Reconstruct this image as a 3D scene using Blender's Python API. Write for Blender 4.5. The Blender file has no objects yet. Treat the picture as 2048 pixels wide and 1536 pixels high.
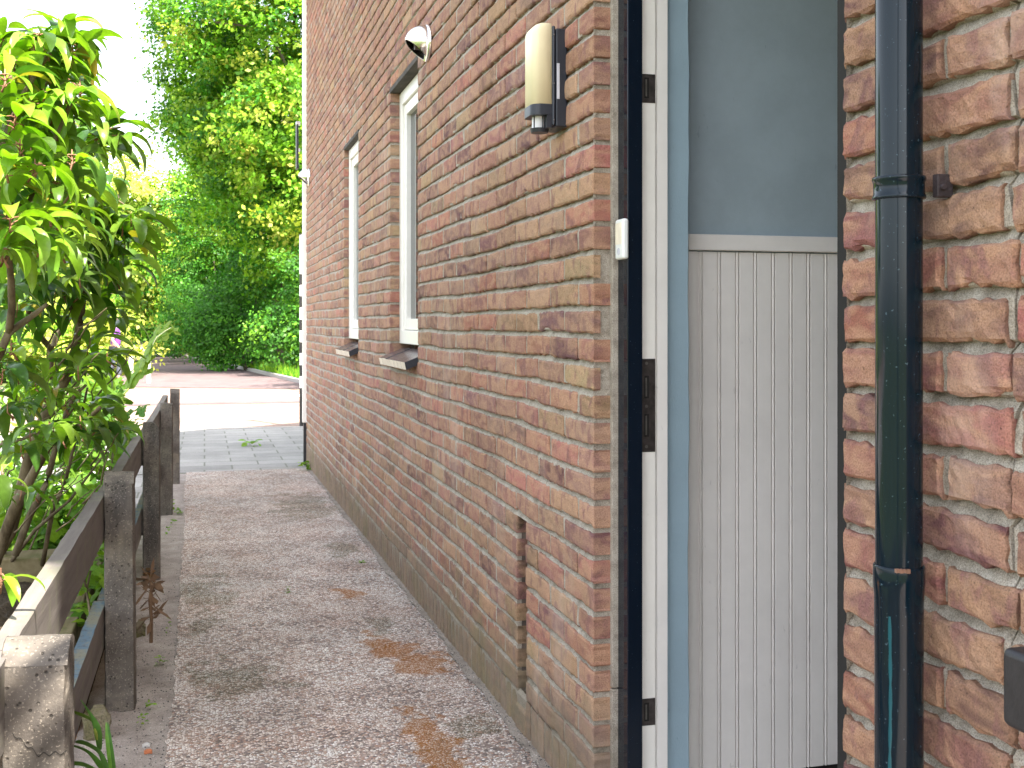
import bpy, bmesh, math, random
import numpy as np
from mathutils import Vector
rnd = random.Random(7)
rng = np.random.default_rng(11)
sc = bpy.context.scene
C = sc.collection
R = math.radians

# ------------------------------------------------------------------ camera, sky, sun, exposure
TH = math.atan((1024 - 409) / 2237.0)      # yaw of the lens to the right of the wall's direction
CAMH = 1.10
cam_d = bpy.data.cameras.new('camera'); cam = bpy.data.objects.new('camera', cam_d); C.objects.link(cam)
cam.location = (0, 0, CAMH); cam.rotation_euler = (R(90), 0, -TH)
cam_d.sensor_width = 36; cam_d.lens = 36 * 2237 / 2048.0
cam_d.shift_y = -(768 - 646) / 2048.0
cam_d.clip_start = 0.05; cam_d.clip_end = 2000
cam_d.dof.use_dof = True; cam_d.dof.focus_distance = 2.2; cam_d.dof.aperture_fstop = 22.0
sc.camera = cam

SUN_EL, SUN_AZ = 56.0, 159.0               # azimuth from +Y towards +X, the sun stands behind and right of the camera
w = bpy.data.worlds.new("World"); sc.world = w; w.use_nodes = True
nt = w.node_tree; bg = nt.nodes['Background']
sky = nt.nodes.new('ShaderNodeTexSky'); sky.sky_type = 'NISHITA'; sky.sun_disc = False
sky.sun_elevation = R(SUN_EL); sky.sun_rotation = R(SUN_AZ); sky.air_density = 1.0; sky.dust_density = 2.2; sky.ozone_density = 1.0
hs_ = nt.nodes.new('ShaderNodeHueSaturation'); hs_.inputs['Saturation'].default_value = 0.38   # milky summer haze
nt.links.new(sky.outputs[0], hs_.inputs['Color']); nt.links.new(hs_.outputs[0], bg.inputs[0]); bg.inputs[1].default_value = 0.15
sd = bpy.data.lights.new('sun', 'SUN'); sun = bpy.data.objects.new('sun', sd); C.objects.link(sun)
sd.energy = 4.2; sd.angle = R(0.53); sd.color = (1.0, 0.93, 0.82)
sdir = Vector((math.sin(R(SUN_AZ)) * math.cos(R(SUN_EL)), math.cos(R(SUN_AZ)) * math.cos(R(SUN_EL)), math.sin(R(SUN_EL))))
sun.rotation_euler = sdir.to_track_quat('Z', 'Y').to_euler(); sun.location = (6, -10, 20)
sc.view_settings.view_transform = 'Standard'; sc.view_settings.look = 'None'
sc.view_settings.exposure = 2.2; sc.view_settings.gamma = 1.0; sc.view_settings.use_curve_mapping = False
sc.cycles.max_bounces = 8; sc.cycles.transparent_max_bounces = 12
sc.cycles.diffuse_bounces = 5

# ------------------------------------------------------------------ where a photographed point lies in the place
FW = np.array([math.sin(TH), math.cos(TH), 0]); RT = np.array([math.cos(TH), -math.sin(TH), 0])
CP = np.array([0, 0, CAMH]); SL = 0.0126; DW = 0.843
def ray(px, py): return FW + RT * (px - 1024) / 2237.0 + np.array([0, 0, -(py - 646) / 2237.0])
def at(px, py, d): return CP + ray(px, py) * d
def on_ground(px, py):
    v = ray(px, py); t = -CAMH / (v[2] + SL * v[1]); return CP + v * t
def gz(y): return -SL * y
def proj(p):
    v = np.array(p) - CP; z = v @ FW; return 1024 + 2237 * (v @ RT) / z, 646 - 2237 * v[2] / z

# ------------------------------------------------------------------ mesh helpers
def mk(name, V, F, mat, parent=None, col=None, smooth=False, mats=None, fm=None):
    me = bpy.data.meshes.new(name)
    if isinstance(F, np.ndarray):
        V = np.asarray(V, dtype=np.float32); nf, n = F.shape
        me.vertices.add(len(V)); me.vertices.foreach_set('co', V.ravel())
        me.loops.add(nf * n); me.loops.foreach_set('vertex_index', F.ravel().astype(np.int32))
        me.polygons.add(nf); me.polygons.foreach_set('loop_start', np.arange(0, nf * n, n, dtype=np.int32))
        me.polygons.foreach_set('loop_total', np.full(nf, n, dtype=np.int32))
        me.update(calc_edges=True)
    else:
        me.from_pydata([tuple(map(float, v)) for v in V], [], F)
    for m in (mats or [mat]): me.materials.append(m)
    if fm is not None: me.polygons.foreach_set('material_index', np.array(fm, dtype=np.int32))
    if col is not None:
        a = me.color_attributes.new('Col', 'FLOAT_COLOR', 'POINT')
        c = np.asarray(col, dtype=np.float32)
        if c.shape[1] == 3: c = np.hstack([c, np.ones((len(c), 1), np.float32)])
        a.data.foreach_set('color', c.ravel())
    if smooth: me.polygons.foreach_set('use_smooth', np.ones(len(me.polygons), dtype=bool))
    me.validate(); me.update()
    o = bpy.data.objects.new(name, me); C.objects.link(o)
    if parent: o.parent = parent
    return o
def tag(o, label, cat, group=None):
    o['label'] = label; o['category'] = cat
    if group: o['group'] = group
    return o
def struct(o): o['kind'] = 'structure'; return o
def empty(name, label, cat, loc=(0, 0, 0), group=None):
    o = bpy.data.objects.new(name, None); C.objects.link(o); o.location = loc; o.empty_display_size = 0.1
    return tag(o, label, cat, group)
def fix_parent(root):            # the children were modelled in world space
    for o in bpy.data.objects:
        if o.parent == root: o.location = [-a for a in root.location]
class MB:
    def __init__(s): s.V = []; s.F = []; s.c = []; s.m = []
    def add(s, V, F, c=(1, 1, 1), m=0):
        b = len(s.V); s.V += [tuple(v) for v in V]; s.F += [tuple(i + b for i in f) for f in F]
        s.c += [c] * len(V); s.m += [m] * len(F)
    def box(s, x0, x1, y0, y1, z0, z1, c=(1, 1, 1), m=0):
        V = [(x, y, z) for x in (x0, x1) for y in (y0, y1) for z in (z0, z1)]
        s.add(V, [(0, 1, 3, 2), (4, 6, 7, 5), (0, 4, 5, 1), (2, 3, 7, 6), (0, 2, 6, 4), (1, 5, 7, 3)], c, m)
    def tube(s, pts, rad, n=8, c=(1, 1, 1), cap=True, m=0):
        pts = [Vector(p) for p in pts]; V = []; k = len(pts)
        if not hasattr(rad, '__len__'): rad = [rad] * k
        ref = Vector((0, 0, 1))
        for i, p in enumerate(pts):
            t = (pts[min(i + 1, k - 1)] - pts[max(i - 1, 0)]).normalized()
            if abs(t.dot(ref)) > 0.95: u = t.cross(Vector((1, 0, 0))).normalized()
            else: u = t.cross(ref).normalized()
            v = t.cross(u)
            for j in range(n):
                a = 2 * math.pi * j / n; V.append(p + (u * math.cos(a) + v * math.sin(a)) * rad[i])
        F = [(i * n + j, i * n + (j + 1) % n, (i + 1) * n + (j + 1) % n, (i + 1) * n + j) for i in range(k - 1) for j in range(n)]
        if cap: F += [tuple(range(n))[::-1], tuple((k - 1) * n + j for j in range(n))]
        s.add(V, F, c, m)
    def build(s, name, mat, parent=None, smooth=False, bevel=0, mats=None, seg=2, auto=False):
        o = mk(name, s.V, s.F, mat, parent, col=s.c, smooth=smooth or bevel > 0, mats=mats, fm=s.m if mats else None)
        if bevel:
            b = o.modifiers.new('bevel', 'BEVEL'); b.width = bevel; b.segments = seg; b.limit_method = 'ANGLE'; b.angle_limit = R(40); b.harden_normals = True
        return o

# ------------------------------------------------------------------ material helpers
class NT:
    def __init__(s, name):
        s.mat = bpy.data.materials.new(name); s.mat.use_nodes = True; s.t = s.mat.node_tree
        s.b = s.t.nodes['Principled BSDF']; s.out = s.t.nodes['Material Output']
    def n(s, t, **k):
        o = s.t.nodes.new('ShaderNode' + t)
        for a, v in k.items():
            if a == 'i':
                for q, x in v.items():
                    if isinstance(x, bpy.types.NodeSocket): s.t.links.new(x, o.inputs[q])
                    else: o.inputs[q].default_value = x
            else: setattr(o, a, v)
        return o
    def l(s, a, b): s.t.links.new(a, b)
    def co(s, scale=(1, 1, 1), rot=(0, 0, 0), loc=(0, 0, 0)):
        if not hasattr(s, 'tc'): s.tc = s.n('TexCoord').outputs['Object']
        m = s.n('Mapping'); s.l(s.tc, m.inputs[0]); m.inputs['Scale'].default_value = scale; m.inputs['Rotation'].default_value = rot; m.inputs['Location'].default_value = loc
        return m.outputs[0]
    def noise(s, scale, detail=3, rough=0.55, vec=None, dist=0.0):
        o = s.n('TexNoise'); o.inputs['Scale'].default_value = scale; o.inputs['Detail'].default_value = detail; o.inputs['Roughness'].default_value = rough; o.inputs['Distortion'].default_value = dist
        s.l(vec if vec is not None else s.co(), o.inputs['Vector']); return o.outputs['Fac']
    def ramp(s, fac, stops, interp='LINEAR'):
        o = s.n('ValToRGB'); e = o.color_ramp.elements; o.color_ramp.interpolation = interp
        e.remove(e[1])
        for q, (p, c) in enumerate(stops):
            if q == 0: x = e[0]; x.position = p
            else: x = e.new(p)
            x.color = (c, c, c, 1) if not hasattr(c, '__len__') else (*c[:3], 1)
        s.l(fac, o.inputs[0]); return o.outputs[0]
    def mix(s, f, a, b, mode='MIX'):
        o = s.n('Mix', data_type='RGBA', blend_type=mode)
        for i, v in ((0, f), (6, a), (7, b)):
            if isinstance(v, bpy.types.NodeSocket): s.l(v, o.inputs[i])
            else: o.inputs[i].default_value = v if i == 0 else ((*v, 1) if len(v) == 3 else v)
        return o.outputs[2]
    def math(s, op, a, b=0.0, c=0.0, clamp=False):
        o = s.n('Math', operation=op); o.use_clamp = clamp
        for i, v in enumerate((a, b, c)):
            if isinstance(v, bpy.types.NodeSocket): s.l(v, o.inputs[i])
            else: o.inputs[i].default_value = v
        return o.outputs[0]
    def bump(s, h, strength=0.5, dist=0.002, nrm=None):
        o = s.n('Bump'); o.inputs['Strength'].default_value = strength; o.inputs['Distance'].default_value = dist
        s.l(h, o.inputs['Height'])
        if nrm is not None: s.l(nrm, o.inputs['Normal'])
        s.l(o.outputs[0], s.b.inputs['Normal']); return o.outputs[0]
    def vcol(s): o = s.n('Attribute'); o.attribute_name = 'Col'; return o.outputs['Color']
    def base(s, c, rough=0.6, metal=0.0, spec=None):
        if isinstance(c, bpy.types.NodeSocket): s.l(c, s.b.inputs['Base Color'])
        else: s.b.inputs['Base Color'].default_value = (*c, 1)
        if isinstance(rough, bpy.types.NodeSocket): s.l(rough, s.b.inputs['Roughness'])
        else: s.b.inputs['Roughness'].default_value = rough
        s.b.inputs['Metallic'].default_value = metal
        if spec is not None: s.b.inputs['Specular IOR Level'].default_value = spec
        return s.mat

def m_brick():
    m = NT('weathered_brick'); vc = m.vcol()
    band = m.noise(13, 2, 0.5, m.co((1, 1.0, 2.4), (R(28), 0, 0)), 0.9)         # kiln bands running slantwise through the clay
    band = m.ramp(band, [(0.36, 0.0), (0.60, 1.0)])
    c = m.mix(m.math('MULTIPLY', band, 0.55), vc, (0.48, 0.29, 0.18))
    b2 = m.ramp(m.noise(17, 2, 0.5, m.co((1, 1.6, 1.0), (R(-38), 0, 0), (3, 5, 2)), 0.5), [(0.54, 0.0), (0.66, 1.0)])
    c = m.mix(m.math('MULTIPLY', b2, 0.68), c, (0.22, 0.105, 0.10))
    gr = m.noise(420, 2, 0.7); c = m.mix(0.75, c, m.ramp(gr, [(0.30, 0.50), (0.5, 1.0), (0.72, 1.35)]), 'MULTIPLY')
    pit = m.ramp(m.noise(160, 2, 0.5, m.co(loc=(1, 2, 3))), [(0.24, 0.35), (0.31, 1.0)]); c = m.mix(0.8, c, pit, 'MULTIPLY')
    # lime bloom under and between the windows, earth and algae splashed on the foot of the wall
    lime = m.ramp(m.noise(1.7, 5, 0.65, m.co((1, 2.2, 0.8), loc=(0, 0.35, 0.4))), [(0.56, 0.0), (0.74, 0.55)]); c = m.mix(lime, c, (0.52, 0.40, 0.32))
    sep = m.n('SeparateXYZ'); m.l(m.co(), sep.inputs[0]); z = m.math('MULTIPLY_ADD', sep.outputs['Y'], SL, sep.outputs['Z'])
    dz = m.math('ADD', z, m.math('MULTIPLY', m.noise(9, 4, 0.6), -0.30))
    foot = m.ramp(dz, [(0.0, 1.0), (0.13, 0.0)]); c = m.mix(m.math('MULTIPLY', foot, 0.6), c, (0.20, 0.165, 0.12))
    alg = m.math('MULTIPLY', m.ramp(m.noise(4.2, 4, 0.6, m.co(loc=(4, 0, 0))), [(0.5, 0), (0.68, 1)]), m.ramp(z, [(0.25, 0.4), (0.8, 0.0)])); c = m.mix(alg, c, (0.17, 0.16, 0.07))
    hg = m.math('ADD', m.math('MULTIPLY', gr, 0.5), m.math('MULTIPLY', m.noise(70, 3, 0.6), 1.0)); m.bump(hg, 1.0, 0.0036)
    return m.base(c, 0.92, spec=0.25)
def m_mortar():
    m = NT('lime_mortar'); n1 = m.noise(30, 4, 0.65)
    c = m.ramp(n1, [(0.3, (0.27, 0.235, 0.19)), (0.5, (0.41, 0.362, 0.30)), (0.72, (0.51, 0.46, 0.39))])
    gr = m.noise(520, 2, 0.8); c = m.mix(0.85, c, m.ramp(gr, [(0.34, 0.42), (0.5, 1.0), (0.66, 1.35)]), 'MULTIPLY')
    sep = m.n('SeparateXYZ'); m.l(m.co(), sep.inputs[0]); z = m.math('MULTIPLY_ADD', sep.outputs['Y'], SL, sep.outputs['Z'])
    foot = m.ramp(m.math('ADD', z, m.math('MULTIPLY', m.noise(9, 4, 0.6), -0.25)), [(0.0, 1.0), (0.12, 0.0)]); c = m.mix(m.math('MULTIPLY', foot, 0.6), c, (0.22, 0.19, 0.14))
    m.bump(m.math('ADD', m.math('MULTIPLY', gr, 0.6), m.noise(110, 3, 0.7)), 0.9, 0.004)
    return m.base(c, 0.95, spec=0.2)
def m_paint(name, col, rough=0.3, bump=0.15, grain=(40, 40, 3), dirt=0.12, var=1.0, spec=0.5):
    m = NT(name); g = m.noise(12, 4, 0.6, m.co(grain))
    c = m.mix(dirt, (*col,), m.ramp(m.noise(6, 5, 0.7), [(0.35, tuple(v * 0.45 for v in col)), (0.6, col)]))
    sp = m.ramp(m.noise(55, 3, 0.6, m.co((1, 1, 0.35))), [(0.70, 0.0), (0.74, 1.0)]); c = m.mix(m.math('MULTIPLY', sp, 0.35 * var), c, tuple(v * 0.5 for v in col))
    m.bump(m.math('ADD', g, m.math('MULTIPLY', m.noise(90, 2), 0.4)), bump, 0.0015)
    return m.base(c, rough, spec=spec)
def m_plain(name, col, rough=0.5, metal=0.0, bump=0.0, sc_=60, var=0.15):
    m = NT(name); c = m.mix(1.0, col, m.ramp(m.noise(sc_ * 0.3, 4, 0.6), [(0.3, 1 - var), (0.7, 1 + var)]), 'MULTIPLY')
    if bump: m.bump(m.noise(sc_, 3, 0.6), bump, 0.002)
    return m.base(c, rough, metal)
def m_concrete():
    m = NT('lichened_concrete'); n = m.noise(7, 5, 0.65)
    c = m.ramp(n, [(0.3, (0.072, 0.063, 0.056)), (0.52, (0.125, 0.110, 0.095)), (0.7, (0.22, 0.19, 0.155))])
    st = m.ramp(m.noise(5, 4, 0.6, m.co((3, 3, 0.5))), [(0.5, 0.0), (0.7, 0.75)]); c = m.mix(st, c, (0.045, 0.042, 0.042))
    sp = m.ramp(m.noise(240, 1, 0.5), [(0.62, 0.0), (0.68, 1.0)]); c = m.mix(m.math('MULTIPLY', sp, 0.45), c, (0.34, 0.30, 0.25))
    pit = m.n('TexVoronoi'); pit.inputs['Scale'].default_value = 75; m.l(m.co(), pit.inputs['Vector'])
    ph = m.ramp(pit.outputs['Distance'], [(0.12, 0.0), (0.24, 1.0)]); pm = m.ramp(m.noise(22, 2), [(0.42, 1.0), (0.55, 0.0)])
    ph = m.math('MAXIMUM', ph, pm); c = m.mix(0.8, c, m.mix(1.0, (0.25, 0.25, 0.25), ph, 'LIGHTEN'), 'MULTIPLY')
    m.bump(m.math('ADD', ph, m.math('MULTIPLY', m.noise(180, 3, 0.7), 0.8)), 0.7, 0.003)
    return m.base(c, 0.9, spec=0.2)
def m_path():
    m = NT('exposed_pebble_paving'); co = m.co()
    wv = m.n('VectorMath', operation='ADD'); nn = m.n('TexNoise'); nn.inputs['Scale'].default_value = 60; m.l(co, nn.inputs['Vector'])
    sc_ = m.n('VectorMath', operation='SCALE'); sc_.inputs['Scale'].default_value = 0.006; m.l(nn.outputs['Color'], sc_.inputs[0]); m.l(co, wv.inputs[0]); m.l(sc_.outputs[0], wv.inputs[1])
    def vor(s, feat='F1'):
        s = s * 1.05
        v = m.n('TexVoronoi', feature=feat); v.inputs['Scale'].default_value = s; m.l(wv.outputs[0], v.inputs['Vector']); return v
    v1 = vor(118); e1 = vor(118, 'DISTANCE_TO_EDGE')
    s1 = m.n('SeparateColor'); m.l(v1.outputs['Color'], s1.inputs[0])
    pf = m.math('MULTIPLY_ADD', m.math('SUBTRACT', m.noise(5, 4, .6, m.co(loc=(5, 5, 0))), .5), 1.1, s1.outputs[0], clamp=True)
    peb = m.ramp(pf, [(0.0, (0.13, 0.105, 0.10)), (0.08, (0.30, 0.23, 0.21)), (0.18, (0.44, 0.27, 0.20)), (0.32, (0.54, 0.43, 0.36)), (0.46, (0.68, 0.59, 0.52)), (0.64, (0.84, 0.78, 0.72)), (0.84, (0.92, 0.89, 0.85))], 'CONSTANT')
    big = m.noise(2.3, 5, 0.6); fine = m.noise(28, 4, 0.7)
    cement = m.ramp(fine, [(0.35, (0.19, 0.15, 0.13)), (0.65, (0.38, 0.31, 0.275))])
    bare = m.ramp(m.math('ADD', m.math('MULTIPLY', s1.outputs[1], 0.65), m.math('MULTIPLY', m.noise(7, 5, .7, m.co(loc=(1, 8, 0))), 1.1)), [(0.53, 0.0), (0.55, 1.0)])   # where the cement still covers the stones
    edge = m.ramp(e1.outputs['Distance'], [(0.05, 0.0), (0.13, 1.0)])
    mask = m.math('MULTIPLY', edge, bare); c = m.mix(mask, cement, peb)
    # stains
    def spot(px, py, rx, ry, n1, th):
        p = on_ground(px, py); d = m.n('VectorMath', operation='DISTANCE'); m.l(m.co((1 / rx, 1 / ry, 0)), d.inputs[0]); d.inputs[1].default_value = (p[0] / rx, p[1] / ry, 0)
        return m.ramp(m.math('MULTIPLY', m.math('ADD', d.outputs['Value'], m.math('MULTIPLY', n1, 5.0)), 0.2), [((th + 1.5) / 5, 1.0), ((th + 1.5) / 5 + 0.06, 0.0)])
    nst = m.noise(9, 5, 0.65); nst2 = m.noise(6, 4, 0.6, m.co(loc=(3, 1, 0)))
    rust = None
    for a in ((775, 1300, 0.10, 0.14), (850, 1330, 0.10, 0.12), (850, 1480, 0.07, 0.22), (700, 1190, 0.07, 0.10), (885, 1530, 0.07, 0.14)):
        q = spot(*a, nst, 1.65); rust = q if rust is None else m.math('MAXIMUM', rust, q)
    c = m.mix(m.math('MULTIPLY', rust, m.math('SUBTRACT', 1.0, m.math('MULTIPLY', mask, 0.45))), c, (0.29, 0.115, 0.02))
    dark = None
    for a in ((690, 1100, 0.10, 0.16), (400, 1200, 0.10, 0.45), (770, 1250, 0.10, 0.10), (450, 1360, 0.16, 0.20), (950, 1450, 0.08, 0.10), (610, 1015, 0.22, 0.5)):
        q = spot(*a, nst2, 1.75); dark = q if dark is None else m.math('MAXIMUM', dark, q)
    c = m.mix(m.math('MULTIPLY', dark, m.math('SUBTRACT', 0.72, m.math('MULTIPLY', mask, 0.42))), c, (0.10, 0.09, 0.045))
    c = m.mix(1.0, c, m.ramp(m.noise(1.4, 4, 0.6, m.co(loc=(9, 9, 0))), [(0.35, 0.80), (0.65, 1.08)]), 'MULTIPLY')
    hue = m.ramp(m.noise(3.1, 4, 0.6, m.co(loc=(2, 7, 0))), [(0.42, 0.0), (0.66, 0.30)]); c = m.mix(hue, c, m.mix(1.0, c, (1.0, 0.72, 0.58), 'MULTIPLY'))
    h = m.math('MULTIPLY', m.ramp(e1.outputs['Distance'], [(0.0, 0.0), (0.35, 1.0)]), bare)
    m.bump(m.math('ADD', h, m.math('MULTIPLY', fine, 0.25)), 0.8, 0.004)
    return m.base(c, m.ramp(mask, [(0, 0.9), (1, 0.55)]), spec=0.35)
def m_ground(name, stops, s1=6, s2=150, bump=0.6, rough=0.95):
    m = NT(name); n = m.noise(s1, 5, 0.65); c = m.ramp(n, stops)
    g = m.noise(s2, 3, 0.75); c = m.mix(0.8, c, m.ramp(g, [(0.32, 0.5), (0.5, 1.0), (0.7, 1.35)]), 'MULTIPLY')
    m.bump(m.math('ADD', g, m.math('MULTIPLY', m.noise(s2 * 0.25, 3), 1.2)), bump, 0.006)
    return m.base(c, rough, spec=0.15)
def m_tiles(name, c1, c2, mort, bw, bh, off=0.5, rot=0.0, ms=0.006, var=0.2):
    m = NT(name); b = m.n('TexBrick'); m.l(m.co((1, 1, 0), (0, 0, rot)), b.inputs['Vector'])
    b.inputs['Scale'].default_value = 1.0; b.offset = off; b.inputs['Brick Width'].default_value = bw; b.inputs['Row Height'].default_value = bh; b.inputs['Mortar Size'].default_value = ms
    b.inputs['Color1'].default_value = (*c1, 1); b.inputs['Color2'].default_value = (*c2, 1); b.inputs['Mortar'].default_value = (*mort, 1); b.inputs['Bias'].default_value = 0.0
    c = m.mix(1.0, b.outputs['Color'], m.ramp(m.noise(1.5, 6, 0.7), [(0.3, 1 - var), (0.7, 1 + var)]), 'MULTIPLY')
    c = m.mix(0.5, c, m.ramp(m.noise(90, 2, 0.7), [(0.3, 0.7), (0.7, 1.25)]), 'MULTIPLY')
    m.bump(m.math('SUBTRACT', 1.0, b.outputs['Fac']), 0.5, 0.004); return m.base(c, 0.9, spec=0.2)
def m_leaf(name, trans=0.45, rough=0.35, gain=1.0, tint=(1.35, 1.25, 0.45), veins=False, spec=0.4):
    m = NT(name); vc = m.vcol()
    c = m.mix(1.0, vc, m.ramp(m.noise(45, 3, 0.6), [(0.3, 0.8 * gain), (0.7, 1.2 * gain)]), 'MULTIPLY')
    m.base(c, rough, spec=spec)
    tr = m.n('BsdfTranslucent'); m.l(m.mix(1.0, c, tint, 'MULTIPLY'), tr.inputs[0])
    mx = m.n('MixShader'); mx.inputs[0].default_value = trans; m.l(m.b.outputs[0], mx.inputs[1]); m.l(tr.outputs[0], mx.inputs[2]); m.l(mx.outputs[0], m.out.inputs[0])
    if veins: m.bump(m.noise(70, 2), 0.25, 0.002)
    return m.mat
def m_wood(name, a, b_, c_=None, axis=1, rough=0.85):
    m = NT(name); s = [26, 26, 26]; s[axis] = 1.6
    g = m.noise(1.0, 5, 0.65, m.co(tuple(s)), 0.4); c = m.ramp(g, [(0.3, a), (0.7, b_)])
    if c_: c = m.mix(m.ramp(m.noise(11, 4, 0.7), [(0.5, 0.0), (0.62, 0.85)]), c, c_)
    m.bump(g, 0.6, 0.003); return m.base(c, rough, spec=0.2)
def m_bark(name, a, b_):
    m = NT(name); n = m.noise(18, 4, 0.65, m.co((1, 1, 0.35))); c = m.ramp(n, [(0.35, a), (0.65, b_)])
    m.bump(m.noise(60, 4, 0.7, m.co((1, 1, 0.5))), 0.8, 0.004); return m.base(c, 0.85, spec=0.2)

M = {}
M['brick'] = m_brick(); M['mortar'] = m_mortar(); M['concrete'] = m_concrete(); M['path'] = m_path()
M['white'] = m_paint('cream_white_gloss_paint', (0.88, 0.85, 0.79), 0.35, 0.1)
M['white2'] = m_paint('off_white_jamb_paint', (0.82, 0.79, 0.75), 0.4, 0.12)
M['blue'] = m_paint('slate_blue_paint', (0.30, 0.41, 0.48), 0.42, 0.45, (30, 30, 10))
M['bluewall'] = m_paint('slate_blue_wall_paint', (0.36, 0.44, 0.49), 0.55, 0.35, (25, 25, 25), 0.2)
M['grey'] = m_paint('warm_grey_panel_paint', (0.86, 0.82, 0.78), 0.38, 0.12, (40, 40, 2))
def m_gloss(name, col, rough=0.06):
    m = NT(name)
    sp = m.ramp(m.noise(260, 1), [(0.72, 0.0), (0.76, 1.0)]); c = m.mix(m.math('MULTIPLY', sp, 0.5), col, (0.10, 0.16, 0.20))
    m.bump(m.noise(35, 3, 0.6, m.co((1, 1, 0.25))), 0.05, 0.002); r = m.ramp(m.noise(14, 4, 0.6), [(0.4, rough), (0.8, rough * 2.2)])
    return m.base(c, r, spec=0.3)
M['gloss'] = m_gloss('black_blue_gloss_paint', (0.004, 0.008, 0.016), 0.05)
M['pipe'] = m_gloss('black_pipe_gloss_paint', (0.003, 0.010, 0.017), 0.07)
M['darkmetal'] = m_plain('blackened_metal', (0.03, 0.03, 0.033), 0.45, 0.3, 0.3, 120)
M['steel'] = m_plain('worn_steel', (0.24, 0.22, 0.20), 0.38, 0.85, 0.2, 150, 0.4)
M['rustmetal'] = m_plain('rusty_painted_metal', (0.035, 0.025, 0.028), 0.6, 0.1, 0.9, 150, 0.5)
M['chrome'] = m_plain('brushed_stainless_steel', (0.80, 0.79, 0.77), 0.20, 1.0, 0.03, 300, 0.03)
M['black'] = m_plain('satin_black_plastic', (0.016, 0.019, 0.028), 0.42, 0.0, 0.05)
M['slot_shade'] = m_plain('painted_slot_shade', (0.11, 0.085, 0.068), 0.95, 0, .5, 80, .5)  # shade of the narrow wall slot, put into the colour
M['dark'] = m_plain('dark_void', (0.01, 0.009, 0.008), 0.9)
M['diff'] = m_plain('yellowed_opal_plastic', (0.88, 0.79, 0.53), 0.38, 0.0, 0.0, 60, 0.03)
M['wplastic'] = m_plain('white_plastic', (0.75, 0.76, 0.74), 0.35, 0, 0, 60, 0.03)
M['pir'] = m_plain('milky_sensor_lens', (0.70, 0.70, 0.72), 0.3, 0, 0.1, 400, 0.03)
M['lightgrey'] = m_plain('pale_sticker', (0.50, 0.50, 0.55), 0.6)
M['teal'] = m_plain('teal_paint_drip', (0.0, 0.065, 0.085), 0.3)
M['curtain'] = m_plain('grey_roller_blind', (0.20, 0.19, 0.18), 0.9)
M['tile'] = m_tiles('brown_glazed_sill_tile', (0.09, 0.07, 0.075), (0.14, 0.11, 0.11), (0.03, 0.03, 0.03), 0.11, 5, 0.0, R(90), 0.006)
M['tile'].node_tree.nodes['Principled BSDF'].inputs['Roughness'].default_value = 0.2
M['tileface'] = m_plain('cream_sill_glaze', (0.62, 0.55, 0.46), 0.4)  # front face of the sill, paler than the tile tops
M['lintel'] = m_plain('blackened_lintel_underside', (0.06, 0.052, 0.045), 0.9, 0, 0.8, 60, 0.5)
M['sand'] = m_ground('dry_sand', [(0.3, (0.25, 0.215, 0.19)), (0.55, (0.38, 0.335, 0.30)), (0.75, (0.47, 0.42, 0.375))], 9, 260)
M['dirt'] = m_ground('dusty_dirt', [(0.3, (0.19, 0.16, 0.135)), (0.55, (0.30, 0.26, 0.225)), (0.75, (0.38, 0.335, 0.29))], 9, 220)
M['soil'] = m_ground('garden_soil', [(0.3, (0.035, 0.028, 0.018)), (0.6, (0.08, 0.06, 0.04)), (0.75, (0.07, 0.09, 0.03))], 7, 90, 1.0)
M['earth'] = m_ground('grassy_earth', [(0.3, (0.06, 0.09, 0.025)), (0.7, (0.12, 0.14, 0.05))], 0.6, 20)
M['slab'] = m_tiles('grey_concrete_slabs', (0.25, 0.24, 0.225), (0.33, 0.315, 0.295), (0.16, 0.16, 0.13), 0.45, 0.30, 0.5, 0.0, 0.007, 0.2)
M['klinker'] = m_tiles('pink_brick_street', (0.26, 0.175, 0.14), (0.32, 0.235, 0.195), (0.20, 0.16, 0.135), 0.21, 0.105, 0.5, 0.0, 0.008)
M['klinker2'] = m_tiles('dark_brick_street', (0.15, 0.105, 0.11), (0.20, 0.14, 0.14), (0.12, 0.10, 0.10), 0.2, 0.1, 0.5, 0.4, 0.01)
M['kerb'] = m_plain('pale_kerb_concrete', (0.42, 0.40, 0.38), 0.9, 0, 0.4, 80)
M['line'] = m_plain('white_road_paint', (0.78, 0.77, 0.74), 0.8)
M['rail'] = m_wood('weathered_rail_board', (0.105, 0.093, 0.086), (0.215, 0.195, 0.18), (0.17, 0.165, 0.125))
M['sleeper'] = m_wood('mossy_timber_sleeper', (0.13, 0.105, 0.05), (0.23, 0.19, 0.11), (0.10, 0.105, 0.035))
M['orangewood'] = m_wood('orange_sawn_timber_end', (0.36, 0.15, 0.045), (0.48, 0.23, 0.08), None, 0)
def m_peel():
    m = NT('old_peeling_blue_paint'); c = m.mix(m.ramp(m.noise(14, 5, 0.7, m.co((1, .5, 1))), [(0.42, 0.0), (0.56, 1.0)]), (0.07, 0.12, 0.16), (0.15, 0.145, 0.10))
    c = m.mix(m.ramp(m.noise(45, 4, 0.7), [(0.55, 0.0), (0.65, 0.7)]), c, (0.05, 0.05, 0.055)); m.bump(m.noise(80, 4, .7), .6, .002); return m.base(c, .75)
M['bluepaint'] = m_peel()
M['bark'] = m_bark('shrub_bark', (0.075, 0.055, 0.032), (0.20, 0.16, 0.10))
M['barkred'] = m_bark('reddish_twig', (0.22, 0.10, 0.06), (0.36, 0.20, 0.13))
M['treebark'] = m_bark('tree_bark', (0.07, 0.055, 0.04), (0.16, 0.13, 0.10))
M['leaf'] = m_leaf('glossy_shrub_leaf', 0.38, 0.28, 1.0, (1.25, 1.45, 0.3), True)
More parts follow.
